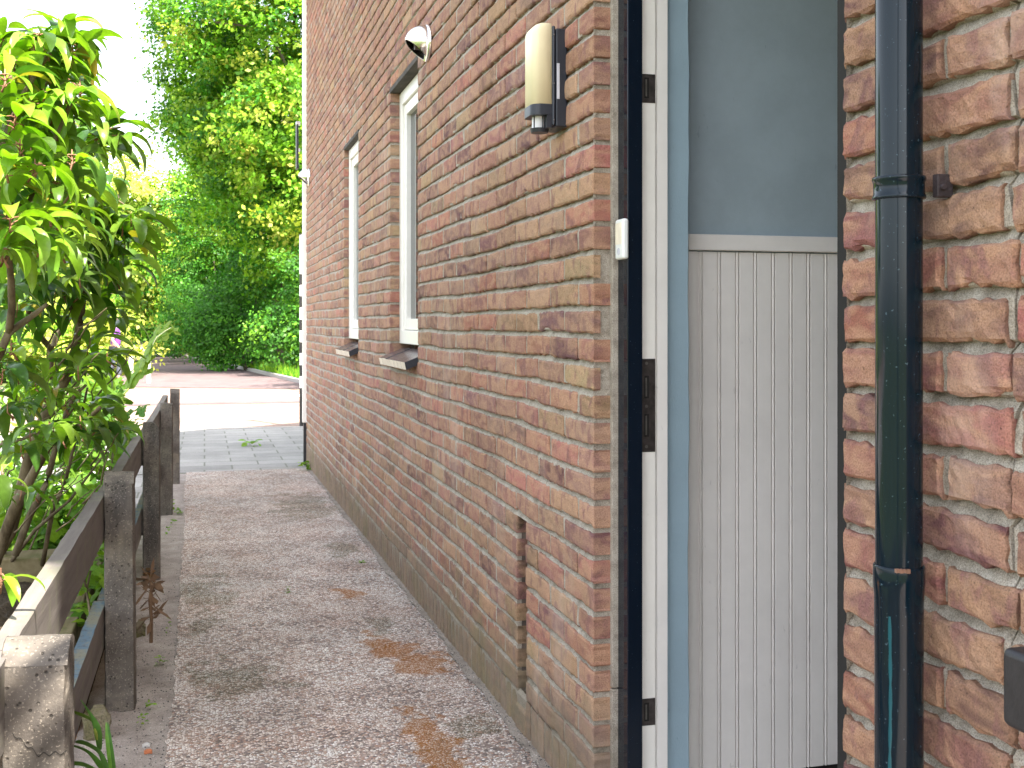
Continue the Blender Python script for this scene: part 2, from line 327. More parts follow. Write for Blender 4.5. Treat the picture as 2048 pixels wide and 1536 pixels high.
M['lobed'] = m_leaf('soft_lobed_leaf', 0.42, 0.5, 1.0, (1.4, 1.35, 0.4), True, 0.25)
M['treeleaf'] = m_leaf('tree_leaf', 0.35, 0.5, 1.0, (1.1, 1.3, 0.35), False, 0.3)
M['blade'] = m_leaf('grass_blade', 0.4, 0.4, 1.0, (1.3, 1.3, 0.4), False, 0.3)
M['dry'] = m_plain('dry_weed', (0.13, 0.075, 0.04), 0.9, 0, 0.5)
M['skin'] = m_plain('skin', (0.55, 0.33, 0.24), 0.6, 0, 0, 60, 0.05)
M['purple'] = m_plain('purple_cloth', (0.22, 0.06, 0.34), 0.8)
M['jeans'] = m_plain('grey_trousers', (0.10, 0.11, 0.14), 0.9)
M['hair'] = m_plain('brown_hair', (0.05, 0.03, 0.02), 0.7)
M['rooftile'] = m_tiles('dark_roof_tiles', (0.06, 0.055, 0.05), (0.09, 0.07, 0.06), (0.03, 0.03, 0.03), 0.25, 0.3)
M['facade'] = m_tiles('distant_brick', (0.36, 0.2, 0.13), (0.30, 0.17, 0.12), (0.35, 0.32, 0.27), 0.22, 0.0625)
M['orangechip'] = m_plain('broken_brick_chip', (0.42, 0.14, 0.06), 0.9, 0, 0.6, 120)
M['moss'] = m_ground('mossy_rubble', [(0.4, (0.17, 0.14, 0.10)), (0.62, (0.13, 0.125, 0.055))], 14, 160)
def m_glass():
    m = NT('window_glass'); m.base((0.02, 0.025, 0.025), 0.03, spec=0.8); return m.mat
M['glass'] = m_glass()

# ================================================================== GROUND
def sheet(name, pts, h, mat, dens=None):
    V = [(x, y, gz(y) + h) for x, y in pts]; return struct(mk(name, V, [tuple(range(len(V)))], mat))
def grid_sheet(name, x0, x1, y0, y1, nx, ny, h, mat, amp=0.0, edge=None):
    V = []; 
    for j in range(ny + 1):
        for i in range(nx + 1):
            y = y0 + (y1 - y0) * j / ny; a, b = (edge(y) if edge else (x0, x1)); x = a + (b - a) * i / nx
            V.append((x, y, gz(y) + h + rng.normal() * amp))
    F = [(j * (nx + 1) + i, j * (nx + 1) + i + 1, (j + 1) * (nx + 1) + i + 1, (j + 1) * (nx + 1) + i) for j in range(ny) for i in range(nx)]
    return struct(mk(name, V, F, mat, smooth=True))
V = [(-400, -60, gz(-60) - .03), (400, -60, gz(-60) - .03), (400, 90, gz(90) - .03), (-400, 90, gz(90) - .03), (400, 700, gz(90) - .03), (-400, 700, gz(90) - .03)]
struct(mk('ground', V, [(0, 1, 2, 3), (3, 2, 4, 5)], M['earth']))
sheet('garden_lawn', [(-12, -4), (-1.65, -4), (-1.65, 6.6), (-12, 6.6)], -.02, M['earth'])
grid_sheet('garden_soil', -1.7, -0.30, -3, 6.6, 30, 120, -0.016, M['soil'], 0.006)
grid_sheet('sand_strip', -0.34, 0.02, -3, 9.45, 14, 400, 0.0, M['sand'], 0.0022)
def pedge(y): return (-0.098 + 0.005 * math.sin(y * 2.1) + 0.003 * math.sin(y * 9.3) + 0.003 * math.sin(y * 41) + .002 * math.sin(y * 97) - 0.011 * max(0, y - 5), 0.842)
pp = grid_sheet('path', 0, 0, -3, 9.45, 24, 400, 0.008, M['path'], 0.0008, pedge)
grid_sheet('dirt_strip', 0, 0, -3, 9.45, 4, 300, 0.0125, M['dirt'], 0.0012, lambda y: (0.818 + 0.005 * math.sin(y * 3.3) + 0.006 * math.sin(y * 7.9 + 1) + 0.004 * math.sin(y * 23) + .003 * math.sin(y * 61), 0.846))
sheet('side_yard', [(-9, 6.6), (-0.34, 6.6), (-0.34, 9.45), (-9, 9.45)], -0.002, M['slab'])
yk = on_ground(520, 857)[1]
sheet('pavement', [(-40, 9.45), (40, 9.45), (40, yk), (-40, yk)], 0.004, M['slab'])
sheet('street', [(-60, yk + .12), (60, yk + .12), (60, 27.2), (-60, 27.2)], -0.01, M['klinker'])
struct(mk('kerb', [(x, y, gz(y) + z) for x in (-60, 60) for y, z in ((yk, .0), (yk, .012), (yk + .12, .008), (yk + .12, -.012))], [(0, 4, 5, 1), (1, 5, 6, 2), (2, 6, 7, 3)], M['kerb']))
y1 = on_ground(450, 829)[1]; y2 = on_ground(450, 825.5)[1]
pL = on_ground(368, 828)[0]; pR = on_ground(490, 826)[0]
sheet('road_marking', [(pL, y1), (pR, y1), (pR, y2), (pL, y2)], -0.005, M['line'])
yb0 = on_ground(450, 807)[1]; yb1 = on_ground(450, 803)[1]
sheet('gutter_band', [(-60, yb0), (60, yb0), (60, yb1), (-60, yb1)], -0.004, M['klinker2'])
yb0 = on_ground(450, 800)[1]; yb1 = on_ground(450, 784)[1]
for i in range(-10, 12):
    x = i * 1.7
    sheet('slab_joint', [(x, yb0), (x + .06, yb0), (x + .06, yb1), (x, yb1)], -0.004, M['line'])
# road going away between the trees
re_px = [(650, 778), (600, 767), (530, 750), (450, 731), (400, 720), (360, 713), (335, 709)]
le_px = [(230, 708), (215, 714), (200, 722), (180, 735), (150, 752), (120, 772)]
rp = [on_ground(*p) for p in re_px] + [on_ground(*p) for p in le_px]
V = [(p[0], p[1], p[2] + .0) for p in rp]
struct(mk('side_road', V, [tuple(range(len(V)))], M['klinker2']))
# kerb along the verge
mb = MB()
ks = [on_ground(*p) for p in re_px]
for a, b in zip(ks[:-1], ks[1:]):
    d = (b - a); nrm = np.array([d[1], -d[0], 0]) / np.linalg.norm(d[:2]) * 0.12
    if nrm[0] < 0: nrm = -nrm
    q = [a, b, b + nrm, a + nrm]
    mb.add([tuple(v + np.array([0, 0, .0])) for v in q] + [tuple(v + np.array([0, 0, .09])) for v in q], [(0, 1, 5, 4), (4, 5, 6, 7), (1, 2, 6, 5), (2, 3, 7, 6), (3, 0, 4, 7)])
struct(mb.build('verge_kerb', M['kerb']))

# ================================================================== HOUSE
house = empty('brick_house', 'brown red brick house with two narrow white windows and an open doorway', 'house', (DW, 5.0, 0))
Y0, Y1 = 2.379, 9.76           # far piece of the side wall, from doorway to street corner
YR0, YR1 = -0.4, 1.359         # near pier
ZT = 5.3; CH = 0.0625; ZB = 0.139
OPEN = [(4.53, 5.235, 0.952, 2.2), (6.375, 7.038, 0.952, 2.2)]
SLOT = (2.925, 3.018, 0.075, 0.556)
def und(y, z): return 0.0022 * math.sin(y * 3.1 + z * 5) + 0.0016 * math.sin(y * 7.7 + z * 11 + 1) + 0.001 * math.sin(y * 17 + z * 23)
PAL = np.array([(0.40, 0.215, 0.155), (0.42, 0.260, 0.170), (0.38, 0.180, 0.140), (0.31, 0.185, 0.135), (0.44, 0.190, 0.140), (0.28, 0.150, 0.125), (0.40, 0.230, 0.165), (0.21, 0.105, 0.100), (0.41, 0.280, 0.175)])
PW = np.array([5, 3, 5, 4, 3, 3, 4, 1.6, 2.0]); PW = PW / PW.sum()
BV = []; BF = []; BC = []; bcount = 0
def brick(y0, y1, z0, z1, near, depth=0.1, kind=0, col=None, slot_shade=1.0):
    """one fired brick: a slightly domed rough face, ragged arrises, sides running back into the wall"""
    global bcount
    L = y1 - y0; Hh = z1 - z0
    nx = max(3, int(L / (0.012 if near == 2 else 0.03 if near == 1 else 0.07)) + 1); nz = 6 if near == 2 else 4 if near == 1 else 3
    if kind == 1: nx, nz = (5, 8) if near == 2 else (3, 4)
    if col is None: col = PAL[rng.choice(len(PAL), p=PW)] * rng.uniform(0.66, 1.02) * np.array([1, rng.uniform(.94, 1.07), rng.uniform(.9, 1.1)])
    prox = max(-.002, min(.0012, rng.normal() * (0.0010 if near == 2 else .0005))); tilt = rng.normal() * 0.010; rot = rng.normal() * 0.006; dome = rng.uniform(0.0005, 0.002)
    ra = 0.0009 if near else 0.0005; chip = rng.random() < 0.45
    cy = rng.uniform(0, 1); cw = rng.uniform(0.05, 0.22); cd = rng.uniform(0.001, 0.0045)
    ys = np.linspace(0, 1, nx + 1); zs = np.linspace(0, 1, nz + 1)
    if nz >= 4: zs = np.concatenate([[0, 0.09], np.linspace(0.25, 0.75, nz - 3), [0.91, 1]])
    if nx >= 5: ys = np.concatenate([[0, 0.022 * 0.21 / L], np.linspace(0.10, 0.90, nx - 3), [1 - 0.022 * 0.21 / L, 1]])
    b = len(BV); W = len(ys); Hn = len(zs)
    wob_b = rng.normal(size=W) * ra * 1.4; wob_t = rng.normal(size=W) * ra * 0.8; wob_l = rng.normal(size=Hn) * ra; wob_r = rng.normal(size=Hn) * ra
    cham = 0.0022 if near == 2 else .0014; pier = near == 2 and y1 < 1.4
    if pier: col = col * np.array([.80, .75, .82]); ra = .0017; cd = cd * 1.7; chip = rng.random() < .75; wob_b = rng.normal(size=W) * ra * 1.3; wob_t = rng.normal(size=W) * ra; wob_l = rng.normal(size=Hn) * ra; wob_r = rng.normal(size=Hn) * ra; cham = .0035
    for j, tz in enumerate(zs):
        for i, ty in enumerate(ys):
            y = y0 + L * ty; z = z0 + Hh * tz
            if j == 0: z += wob_b[i]
            if j == Hn - 1: z += wob_t[i]
            if i == 0: y += wob_l[j]
            if i == W - 1: y += wob_r[j]
            edge = (i in (0, W - 1)) + (j in (0, Hn - 1))
            x = DW + prox + cham * min(edge, 1.5) - dome * (4 * ty * (1 - ty) * 4 * tz * (1 - tz)) ** 0.5 + tilt * (tz - 0.5) * Hh + rng.normal() * (0.00035 if near else 0.0002)
            if chip and j <= 1 and near:
                q = math.exp(-((ty - cy) / cw) ** 2); z += q * cd * (1 if j == 0 else 0.4); x += q * cd * 0.9
            z += rot * (ty - 0.5) * L + und(y, z0)
            if pier: x += rng.normal() * .0006
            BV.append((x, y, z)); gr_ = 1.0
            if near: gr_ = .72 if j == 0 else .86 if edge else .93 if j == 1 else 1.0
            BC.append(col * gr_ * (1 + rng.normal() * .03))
    for j in range(Hn - 1):
        for i in range(W - 1):
            a = b + j * W + i; BF.append((a, a + W, a + W + 1, a + 1))
    per = [i for i in range(W)] + [j * W + W - 1 for j in range(1, Hn)] + [(Hn - 1) * W + i for i in range(W - 2, -1, -1)] + [j * W for j in range(Hn - 2, 0, -1)]
    nb = len(BV); xd = DW + depth
    n = len(per)
    if slot_shade < 1:  # slot shade painted onto the brick end, darker with depth
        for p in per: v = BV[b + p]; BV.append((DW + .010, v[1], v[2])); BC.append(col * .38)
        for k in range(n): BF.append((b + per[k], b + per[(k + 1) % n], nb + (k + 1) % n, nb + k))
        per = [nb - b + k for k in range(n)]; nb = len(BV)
    for p in per: v = BV[b + p]; BV.append((xd, v[1], v[2])); BC.append(col * slot_shade)
    for k in range(n):
        BF.append((b + per[k], b + per[(k + 1) % n], nb + (k + 1) % n, nb + k))
    bcount += 1
def res(y): return 2 if y < 3.6 else 1 if y < 6.2 else 0
nrows = int((ZT - ZB) / CH) + 1
for k in range(-1, nrows):
    zb = ZB + CH * k; zc = zb + 0.025; zt = zb + 0.0490
    gap = 0.0130
    blocks = []
    y = Y0; first = True
    while y < Y1 - 0.03:
        L = 0.206 if (k % 2 == 1 or not first) else 0.10
        if first and k % 2 == 0: L = 0.102
        L *= 1 + rng.normal() * 0.004
        blocks.append((y, min(y + L, Y1), first)); y += L + gap + rng.normal() * 0.0008; first = False
    holes = [o for o in OPEN if o[2] - 0.02 < zc < o[3]] + ([SLOT] if SLOT[2] < zc < SLOT[3] else [])
    for a, c, fst in blocks:
        parts = [(a, c)]
        for h in holes:
            q = []
            for s, e in parts:
                if e <= h[0] or s >= h[1]: q.append((s, e)); continue
                if s < h[0] - 0.03: q.append((s, h[0]))
                if e > h[1] + 0.03: q.append((h[1], e))
            parts = q
        for s, e in parts:
            if e - s < 0.03: continue
            for h in holes:
                if 0 < s - h[1] < 0.035: s = h[1]
                if 0 < h[0] - e < 0.035: e = h[0]
            dep = 0.018 if (fst and k in (17, 15, 13)) else 0.10
            brick(s, e, zb, zt, res(s), dep, slot_shade=(.10 if abs(s - SLOT[1]) < .004 and zc < SLOT[3] else 1.0))
    # near pier, laid from the doorway towards the camera
    y = YR1; i = 0
    while y > YR0:
        L = (0.21 if (k % 2 == 0 or i > 0) else 0.10)
        if k % 2 == 0 and i == 1: L = 0.105
        if i == 2 and k % 2 == 1: L = 0.21
        jn = 0.0125 if i < 1 + (k % 2) else 0.0105
        crackrow = (k % 2 == 0 and i == 1) or (k % 2 == 1 and i == 1)
        a = y - L
        if crackrow: a = 1.030 + 0.008 * math.sin(k * 2.3) + (0.0075 if k % 2 else -0.004)
        if y > 0.4 or True: brick(a, y, zb, zt, 2 if y > 0.85 else 0, 0.10)
        y = a - (0.005 if (crackrow and k % 2 == 0) else 0.019 if crackrow else jn + rng.normal() * 0.001); i += 1
# soldier course standing on the footing
for (ya, yb) in ((YR0, YR1), (Y0, SLOT[0]), (SLOT[1], Y1)):
    y = ya
    while y < yb - 0.03:
        e = min(y + 0.051 * (1 + rng.normal() * 0.05), yb)
        brick(y, e, -0.15, 0.0665 + rng.normal() * 0.002, res(y), 0.10, 1, col=np.array((0.29, 0.205, 0.15)) * rng.uniform(0.7, 1.15)); y = e + 0.0125
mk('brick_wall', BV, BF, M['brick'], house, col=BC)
# mortar bed behind the bricks: struck joints slope in under each course
ys = [YR0]
def fill(a, b, st):
    n = max(1, int((b - a) / st)); return [a + (b - a) * i / n for i in range(n + 1)]
Yc = fill(YR0, 0.95, 0.1) + fill(0.95, 1.022, 0.012) + [1.0275, 1.0290, 1.0310, 1.0325] + fill(1.04, YR1 - 0.004, 0.012)
gapcol = len(Yc) - 1
Yc += fill(Y0 + 0.004, 2.921, 0.012) + [3.022] + fill(3.03, 4.526, 0.015) + fill(5.239, 6.371, 0.03) + fill(7.042, Y1 - 0.003, 0.05)
Yc = np.array(Yc)
Zr = [(-0.2, 0.006), (0.0665, 0.0025)]
for k in range(-1, nrows):
    zb = ZB + CH * k; Zr += [(zb, 0.0120), (zb + 0.0035, 0.0034), (zb + 0.0484, 0.0030)]
MVv = []; MF = []
for j, (z, d) in enumerate(Zr):
    for i, y in enumerate(Yc):
        if y > 3.6: d_ = .0019 if d < .006 else .0085
        else: d_ = d + (.0045 if y < 1.4 and d < .02 else 0)
        dd = d_ + rng.normal() * (0.0009 if y < 4 else 0.0005); yy = y
        if 1.022 < y < 1.036: 
            yy = y + 0.006 * math.sin(z * 61) + 0.003 * math.sin(z * 173)
            if 1.028 < y < 1.032: dd = 0.05
        MVv.append((DW + dd, yy, z + und(y, z) + rng.normal() * 0.0006))
def inhole(y, z):
    if YR1 - 0.003 < y < Y0 + 0.003: return z < 2.33
    for h in OPEN:
        if h[0] - 0.003 < y < h[1] + 0.003 and h[2] < z < h[3] + 0.01: return True
    return SLOT[0] - 0.003 < y < SLOT[1] + 0.003 and SLOT[2] < z < SLOT[3] - 0.005
W = len(Yc)
for j in range(len(Zr) - 1):
    zc = (Zr[j][0] + Zr[j + 1][0]) / 2
    for i in range(W - 1):
        yc = (Yc[i] + Yc[i + 1]) / 2
        if not inhole(yc, zc): MF.append((j * W + i, (j + 1) * W + i, (j + 1) * W + i + 1, j * W + i + 1))
mo = MB(); mo.V = MVv; mo.F = MF; mo.c = [(1, 1, 1)] * len(MVv); mo.m = [0] * len(MF)
def quad(*p, m=0): mo.add(p, [(0, 1, 2, 3)], m=m)
def rough_side(y, xa, xb, za, zb, s):         # jamb face of mortar showing between brick ends
    n = int((zb - za) / 0.012); nx = 8; V = []
    for j in range(n + 1):
        for i in range(nx + 1):
            V.append((xa + (xb - xa) * i / nx, y + s * abs(rng.normal()) * 0.0012, za + (zb - za) * j / n))
    mo.add(V, [(j * (nx + 1) + i, j * (nx + 1) + i + 1, (j + 1) * (nx + 1) + i + 1, (j + 1) * (nx + 1) + i) for j in range(n) for i in range(nx)])
rough_side(Y0 + 0.005, DW + 0.003, DW + 0.12, -0.2, 2.35, 1); rough_side(YR1 - 0.005, DW + 0.003, DW + 0.12, -0.2, 2.35, -1)
for h in OPEN:
    rough_side(h[1] + 0.004, DW + .003, DW + .12, h[2] - .05, h[3], 1); rough_side(h[0] - .004, DW + .003, DW + .12, h[2] - .05, h[3], -1)
rough_side(SLOT[1] + 0.004, DW + .003, DW + .10, 0.0, SLOT[3], 1); rough_side(SLOT[0] - .004, DW + .003, DW + .1, 0.0, SLOT[3], -1)
mo.build('mortar', M['mortar'], house)
# wall carcass behind: inner leaf, other walls and roof
mb = MB()
X2 = 7.0; xi = DW + 0.12
def inner(y0, y1, z0, z1): mb.box(xi, xi + 0.10, y0, y1, z0, z1)
inner(YR0 + .1, YR1, -0.3, ZT); inner(YR1, Y0, 2.34, ZT)
inner(Y0 + 0.006, 4.53, -0.3, ZT); inner(4.53, 5.235, -0.3, 0.9); inner(4.53, 5.235, 2.2, ZT); inner(5.235, 6.375, -0.3, ZT)
inner(6.375, 7.038, -.3, .9); inner(6.375, 7.038, 2.2, ZT); inner(7.038, Y1 - 0.1, -.3, ZT)
mb.box(DW + 0.02, X2, Y1 - 0.1, Y1 - 0.005, -0.3, ZT); mb.box(X2, X2 + .2, YR0, Y1, -.3, ZT); mb.box(DW + 0.02, X2, YR0 + .005, YR0 + .1, -.3, ZT)
mb.build('wall_core', M['facade'], house)
mb = MB(); xm = (DW + X2) / 2
mb.add([(DW - .12, YR0 - .05, ZT), (X2 + .3, YR0 - .05, ZT), (X2 + .3, Y1 + .2, ZT), (DW - .12, Y1 + .2, ZT), (xm, YR0 - .05, ZT + 3.0), (xm, Y1 + .2, ZT + 3.0)], [(0, 1, 2, 3), (0, 3, 5, 4), (1, 4, 5, 2), (0, 4, 1), (3, 2, 5)])
mb.build('roof', M['rooftile'], house)
# slot in the wall foot: back and side lining coloured as deep shade, mossy slanted brick below
mb = MB(); mb.box(DW + 0.085, DW + .119, SLOT[0] - .003, SLOT[1] + .003, 0.0, SLOT[3] - .01); mb.box(DW + .016, DW + .084, SLOT[1] + .0015, SLOT[1] + .0035, 0.09, SLOT[3] - .004); mb.build('air_slot_shade_lining', M['slot_shade'], house)
mb = MB(); a, c = SLOT[0] - .004, SLOT[1] + .003
mb.add([(DW - .004, a, -.16), (DW - .004, c, -.16), (DW + .08, c, -.16), (DW + .08, a, -.16), (DW - .004, a, 0.035), (DW - .004, c, 0.035), (DW + .08, c, .10), (DW + .08, a, .10)], [(0, 1, 5, 4), (4, 5, 6, 7), (0, 4, 7, 3), (1, 2, 6, 5), (2, 3, 7, 6)])
mb.c = [(.22, .17, .11)] * len(mb.V); mb.build('slot_brick', M['brick'], house, bevel=0.006)
# white corner board, dark foot
mb = MB(); mb.box(0.812, DW + .03, Y1 - .035, Y1 + .02, 0.245, ZT - .01); mb.build('corner_board', M['white'], house, bevel=.004)
mb = MB(); mb.box(0.82, DW + .03, Y1 - .03, Y1 + .01, -.2, 0.24); mb.build('corner_foot', M['darkmetal'], house, bevel=.004)

# ---- windows (frame face, sash, glass behind, tiled sill)
for n, h in enumerate(OPEN):
    ya, yb, _, zt = h; z0 = 1.004
    xf = DW + (0.045 if n == 0 else 0.03)
    wroot = mk('window', [(xf + .12, ya, z0), (xf + .12, yb, z0), (xf + .12, yb, zt), (xf + .12, ya, zt)], [(0, 1, 2, 3)], M['curtain'], house)
    mb = MB(); t = 0.062
    mb.box(xf, xf + .07, ya + .001, ya + t, z0, zt - .02); mb.box(xf, xf + .07, yb - t, yb - .001, z0, zt - .02)
    mb.box(xf + .0005, xf + .07, ya + t, yb - t, z0, z0 + t); mb.box(xf + .0005, xf + .07, ya + t, yb - t, zt - t - .02, zt - .02)
    mb.build('frame', M['white'], wroot, bevel=.003)
    mb = MB(); s0, s1, s2, s3 = ya + t + .003, yb - t - .003, z0 + t + .003, zt - .02 - t - .003; t2 = .05; xs = xf + .012
    mb.box(xs, xs + .04, s0, s0 + t2, s2, s3); mb.box(xs, xs + .04, s1 - t2, s1, s2, s3); mb.box(xs + .0005, xs + .04, s0 + t2, s1 - t2, s2, s2 + t2); mb.box(xs + .0005, xs + .04, s0 + t2, s1 - t2, s3 - t2, s3)
    mb.build('sash', M['white'], wroot, bevel=.003)
    mb = MB(); mb.box(xs + .022, xs + .026, s0 + t2, s1 - t2, s2 + t2, s3 - t2); mb.build('pane', M['glass'], wroot)
    mb = MB(); V = []; zi, zo = 0.985, 0.938; xo = 0.790
    y = ya + .002; wt = (yb - ya - .004) / 7
    for q in range(7):
        p0, p1 = y + q * wt + .0012, y + (q + 1) * wt - .0012; dz = rng.normal() * .001
        Vq = [(xf + .02, p0, zi + dz), (xf + .02, p1, zi + dz), (xo, p1, zo + dz), (xo, p0, zo + dz), (xf + .02, p0, zi - .035), (xf + .02, p1, zi - .035), (xo + .006, p1, zo - .030), (xo + .006, p0, zo - .030)]
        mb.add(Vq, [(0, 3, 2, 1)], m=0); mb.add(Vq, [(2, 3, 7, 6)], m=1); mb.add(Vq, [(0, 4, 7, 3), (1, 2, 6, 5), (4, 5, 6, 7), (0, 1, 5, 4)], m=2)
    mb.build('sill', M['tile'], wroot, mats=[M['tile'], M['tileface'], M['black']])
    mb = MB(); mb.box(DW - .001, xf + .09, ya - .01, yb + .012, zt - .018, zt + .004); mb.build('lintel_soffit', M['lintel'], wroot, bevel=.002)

# ---- doorway
fr = MB(); fr.box(0.8985, 0.934, 2.308, 2.47, -0.05, 2.36);  fr.box(.8985, .96, 1.459, 2.308, 2.27, 2.36)
dfr = fr.build('door_frame', M['gloss'], house, bevel=.002)
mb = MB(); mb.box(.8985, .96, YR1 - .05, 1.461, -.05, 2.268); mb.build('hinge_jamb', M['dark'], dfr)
mb = MB(); mb.box(.884, .8995, 2.366, 2.42, -.1, 0.275); mb.box(.8845, .900, 2.3655, 2.42, .2785, 2.33); mb.build('mortar_bead', M['mortar'], house, bevel=.002)
mb = MB(); mb.box(.934, .9365, 2.3265, 2.45, .0, 2.3); mb.build('paint_edge', M['bluepaint'], dfr)
mb = MB(); mb.box(.9368, .974, 2.33, 2.45, .0, 2.3); mb.build('rebate', M['white'], dfr, bevel=.002)
mb = MB(); mb.box(.9755, .9785, 2.334, 2.45, .0, 2.3); mb.box(.9795, 1.006, 2.3355, 2.45, .0, 2.3); mb.build('stop_bead', M['white2'], dfr, bevel=.0015)
# hallway seen through the doorway
blue = MB(); nn = 60; V = []
for j in range(nn + 1):
    z = 2.5 * j / nn; xe = 1.069 + .0012 * math.sin(z * 9) + .0008 * math.sin(z * 31) + rng.normal() * .0003
    V += [(1.0065, 2.358, z), (xe - .003, 2.358, z), (xe, 2.362, z), (xe, 2.455, z)]
blue.add(V, [(4 * j + i, 4 * j + i + 1, 4 * j + i + 5, 4 * j + i + 4) for j in range(nn) for i in range(3)])
blue.build('inner_architrave', M['blue'], house)
mb = MB(); mb.box(1.0, 4.0, 2.46, 2.50, -.02, 2.6); mb.build('hall_wall', M['bluewall'], house)
mb = MB(); mb.box(.97, 4.0, .2, 2.46, 2.55, 2.6); mb.build('hall_ceiling', m_plain('brown_hall_ceiling', (.16, .12, .05), .8), house); mb = MB(); mb.box(3.96, 4.0, .2, 2.46, 0, 2.55); mb.box(xi + .105, 4.0, .2, .24, 0, 2.55); mb.build('hall_shell', M['white2'], house)
mb = MB(); mb.box(DW + .07, 4.0, YR1 - .02 if False else .24, 2.46, -.06, -.012); mb.build('hall_floor', m_plain('pale_hall_floor', (.6, .56, .5), .5), house)
pan = MB(); yf = 2.448; zt = 1.270
gx = [1.060, 1.134] + [1.134 + 0.0478 * i for i in range(1, 9)]
for a, c in zip(gx[:-1], gx[1:]):
    if a < 1.07: pan.box(a, c - .0035, yf - .001, yf + .012, .012, zt); continue
    pan.box(a + .0105, c - .0005, yf, yf + .012, .012, zt)           # board
    pan.add([(a + .0030 + .0026 * (1 - math.cos(t)), yf + .0050 - .0065 * math.sin(t), z) for z in (.012, zt) for t in [math.pi * q / 5 for q in range(6)]],
            [(q, q + 1, q + 7, q + 6) for q in range(5)])               # rounded bead beside it
pan.box(1.0, 1.62, yf + .008, yf + .011, .012, zt)
panel = pan.build('cupboard_panelling', M['grey'], house, bevel=.0007, seg=1)
mb = MB(); mb.box(1.0, 1.70, yf - .012, yf + .012, zt + .003, 1.311); mb.build('top_rail', M['grey'], panel, bevel=.003)
mb = MB(); mb.box(1.0, 1.7, yf + .0105, yf + .011, -.02, .0115); mb.build('floor_gap', M['dark'], panel)
for z0_, z1_ in ((1.095, 1.172), (0.085, 0.162)):
    mb = MB(); n5 = 5; hh = (z1_ - z0_) / n5
    for q in range(n5): mb.tube([(1.092, 2.4435, z0_ + q * hh + .0006), (1.092, 2.4435, z0_ + (q + 1) * hh - .0006)], .0042, 10)
    mb.build('hinge', M['grey'], panel, smooth=False)
def strike(z0_, z1_, slots, screws):
    mb = MB(); xs0, xs1, y_ = .9385, .9725, 2.3285
    mb.box(xs0, xs1, y_, y_ + .0016, z0_, z1_, m=0)
    for a, c in slots: mb.box(xs0 + .008, xs0 + .019, y_ - .0004, y_ + .0004, a, c, m=1); mb.box(xs0 + .0105, xs0 + .014, y_ - .0008, y_, a + .004, c - .004, m=2)
    for z in screws: mb.tube([(xs0 + .013, y_ - .0012, z), (xs0 + .013, y_ + .001, z)], .0035, 12, m=2)
    return mb.build('strike_plate', M['steel'], dfr, mats=[M['plate'], M['dark'], M['steel']])
M['plate'] = m_plain('tarnished_strike_plate', (.10, .085, .08), .38, .75, .2, 150, .4)
strike(1.592, 1.656, [(1.602, 1.648)], [])
strike(0.812, 1.020, [(.932, .982), (.846, .897)], [1.010, .914, .824])
strike(0.201, 0.261, [(.211, .252)], [])
fix_parent(house)

# ---- downpipe
dp = empty('downpipe', 'glossy black drainpipe clamped to the near brick pier right of the doorway', 'drainpipe', (0.800, 1.166, 0))
n = 48; prof = [(.0280, -0.1), (.0288, .795), (.0300, .806), (.0300, .8095), (.0280, .810)]
def lathe(cx, cy, prof, n, mat, name, parent, smooth=True):
    V = [(cx + r * math.cos(2 * math.pi * j / n), cy + r * math.sin(2 * math.pi * j / n), z) for r, z in prof for j in range(n)]
    F = [(i * n + j, i * n + (j + 1) % n, (i + 1) * n + (j + 1) % n, (i + 1) * n + j) for i in range(len(prof) - 1) for j in range(n)]
    return mk(name, V, F, mat, parent, smooth=smooth)
lathe(.800, 1.166, [(.0278, -.1), (.0280, .70), (.0285, .775), (.0298, .788), (.0298, .8095), (.0292, .8115), (.0276, .812)], n, M['pipe'], 'lower_pipe', dp)
lathe(.800, 1.166, [(.0272, .80), (.0272, 3.2), (.0272, 5.25)], n, M['pipe'], 'upper_pipe', dp)
clamp = lathe(.800, 1.166, [(.0274, 1.247), (.0305, 1.2475), (.0312, 1.249), (.0305, 1.2515), (.0295, 1.2535), (.0295, 1.267), (.0305, 1.269), (.0312, 1.2715), (.0305, 1.274), (.0274, 1.2745)], n, M['pipe'], 'clamp', dp)
mb = MB(); mb.box(.826, DW + .004, 1.128, 1.138, 1.2475, 1.2745); mb.tube([(.832, 1.124, 1.259), (.832, 1.142, 1.259)], .004, 8); mb.build('bracket', M['rustmetal'], clamp, bevel=.001)
def pipept(ang, z, r=.0287): return (.800 + r * math.cos(ang), 1.166 + r * math.sin(ang), z)
mb = MB(); A = R(214)
pts = [(A + .05 * math.sin(t * 5) * .6 + .02 * t, .755 - t * .26) for t in np.linspace(0, 1, 24)]
V = []
for i, (a, z) in enumerate(pts):
    wd = .045 + .035 * abs(math.sin(i * .9)); V += [pipept(a - wd, z, .02835), pipept(a, z, .0288), pipept(a + wd, z, .02835)]
mb.add(V, [(3 * i + q, 3 * i + q + 1, 3 * i + q + 4, 3 * i + q + 3) for i in range(len(pts) - 1) for q in range(2)])
mb.build('paint_run', M['teal'], dp)
mb = MB()
for a in (4.05, 4.2, 4.35, 4.45): 
    p = pipept(a, .8105, .0299); mb.box(p[0] - .0022, p[0] + .0022, p[1] - .002, p[1] + .002, .8085 + rnd.uniform(-.001, 0), .8122)
mb.build('chipped_edge', m_plain('bare_chipped_rim', (.22, .12, .08), .8), dp)
fix_parent(dp)
# ---- dark metal box nearest the lens
pb = at(2014, 1290, .86); 
bx = MB(); x0 = .772
bx.box(x0, DW + .02, 0.80, 0.955, .696, .775); o = bx.build('meter_box', M['darkmetal'], None, bevel=.008, seg=3)
tag(o, 'dark grey metal box on the brick pier at the lower right edge', 'metal box')

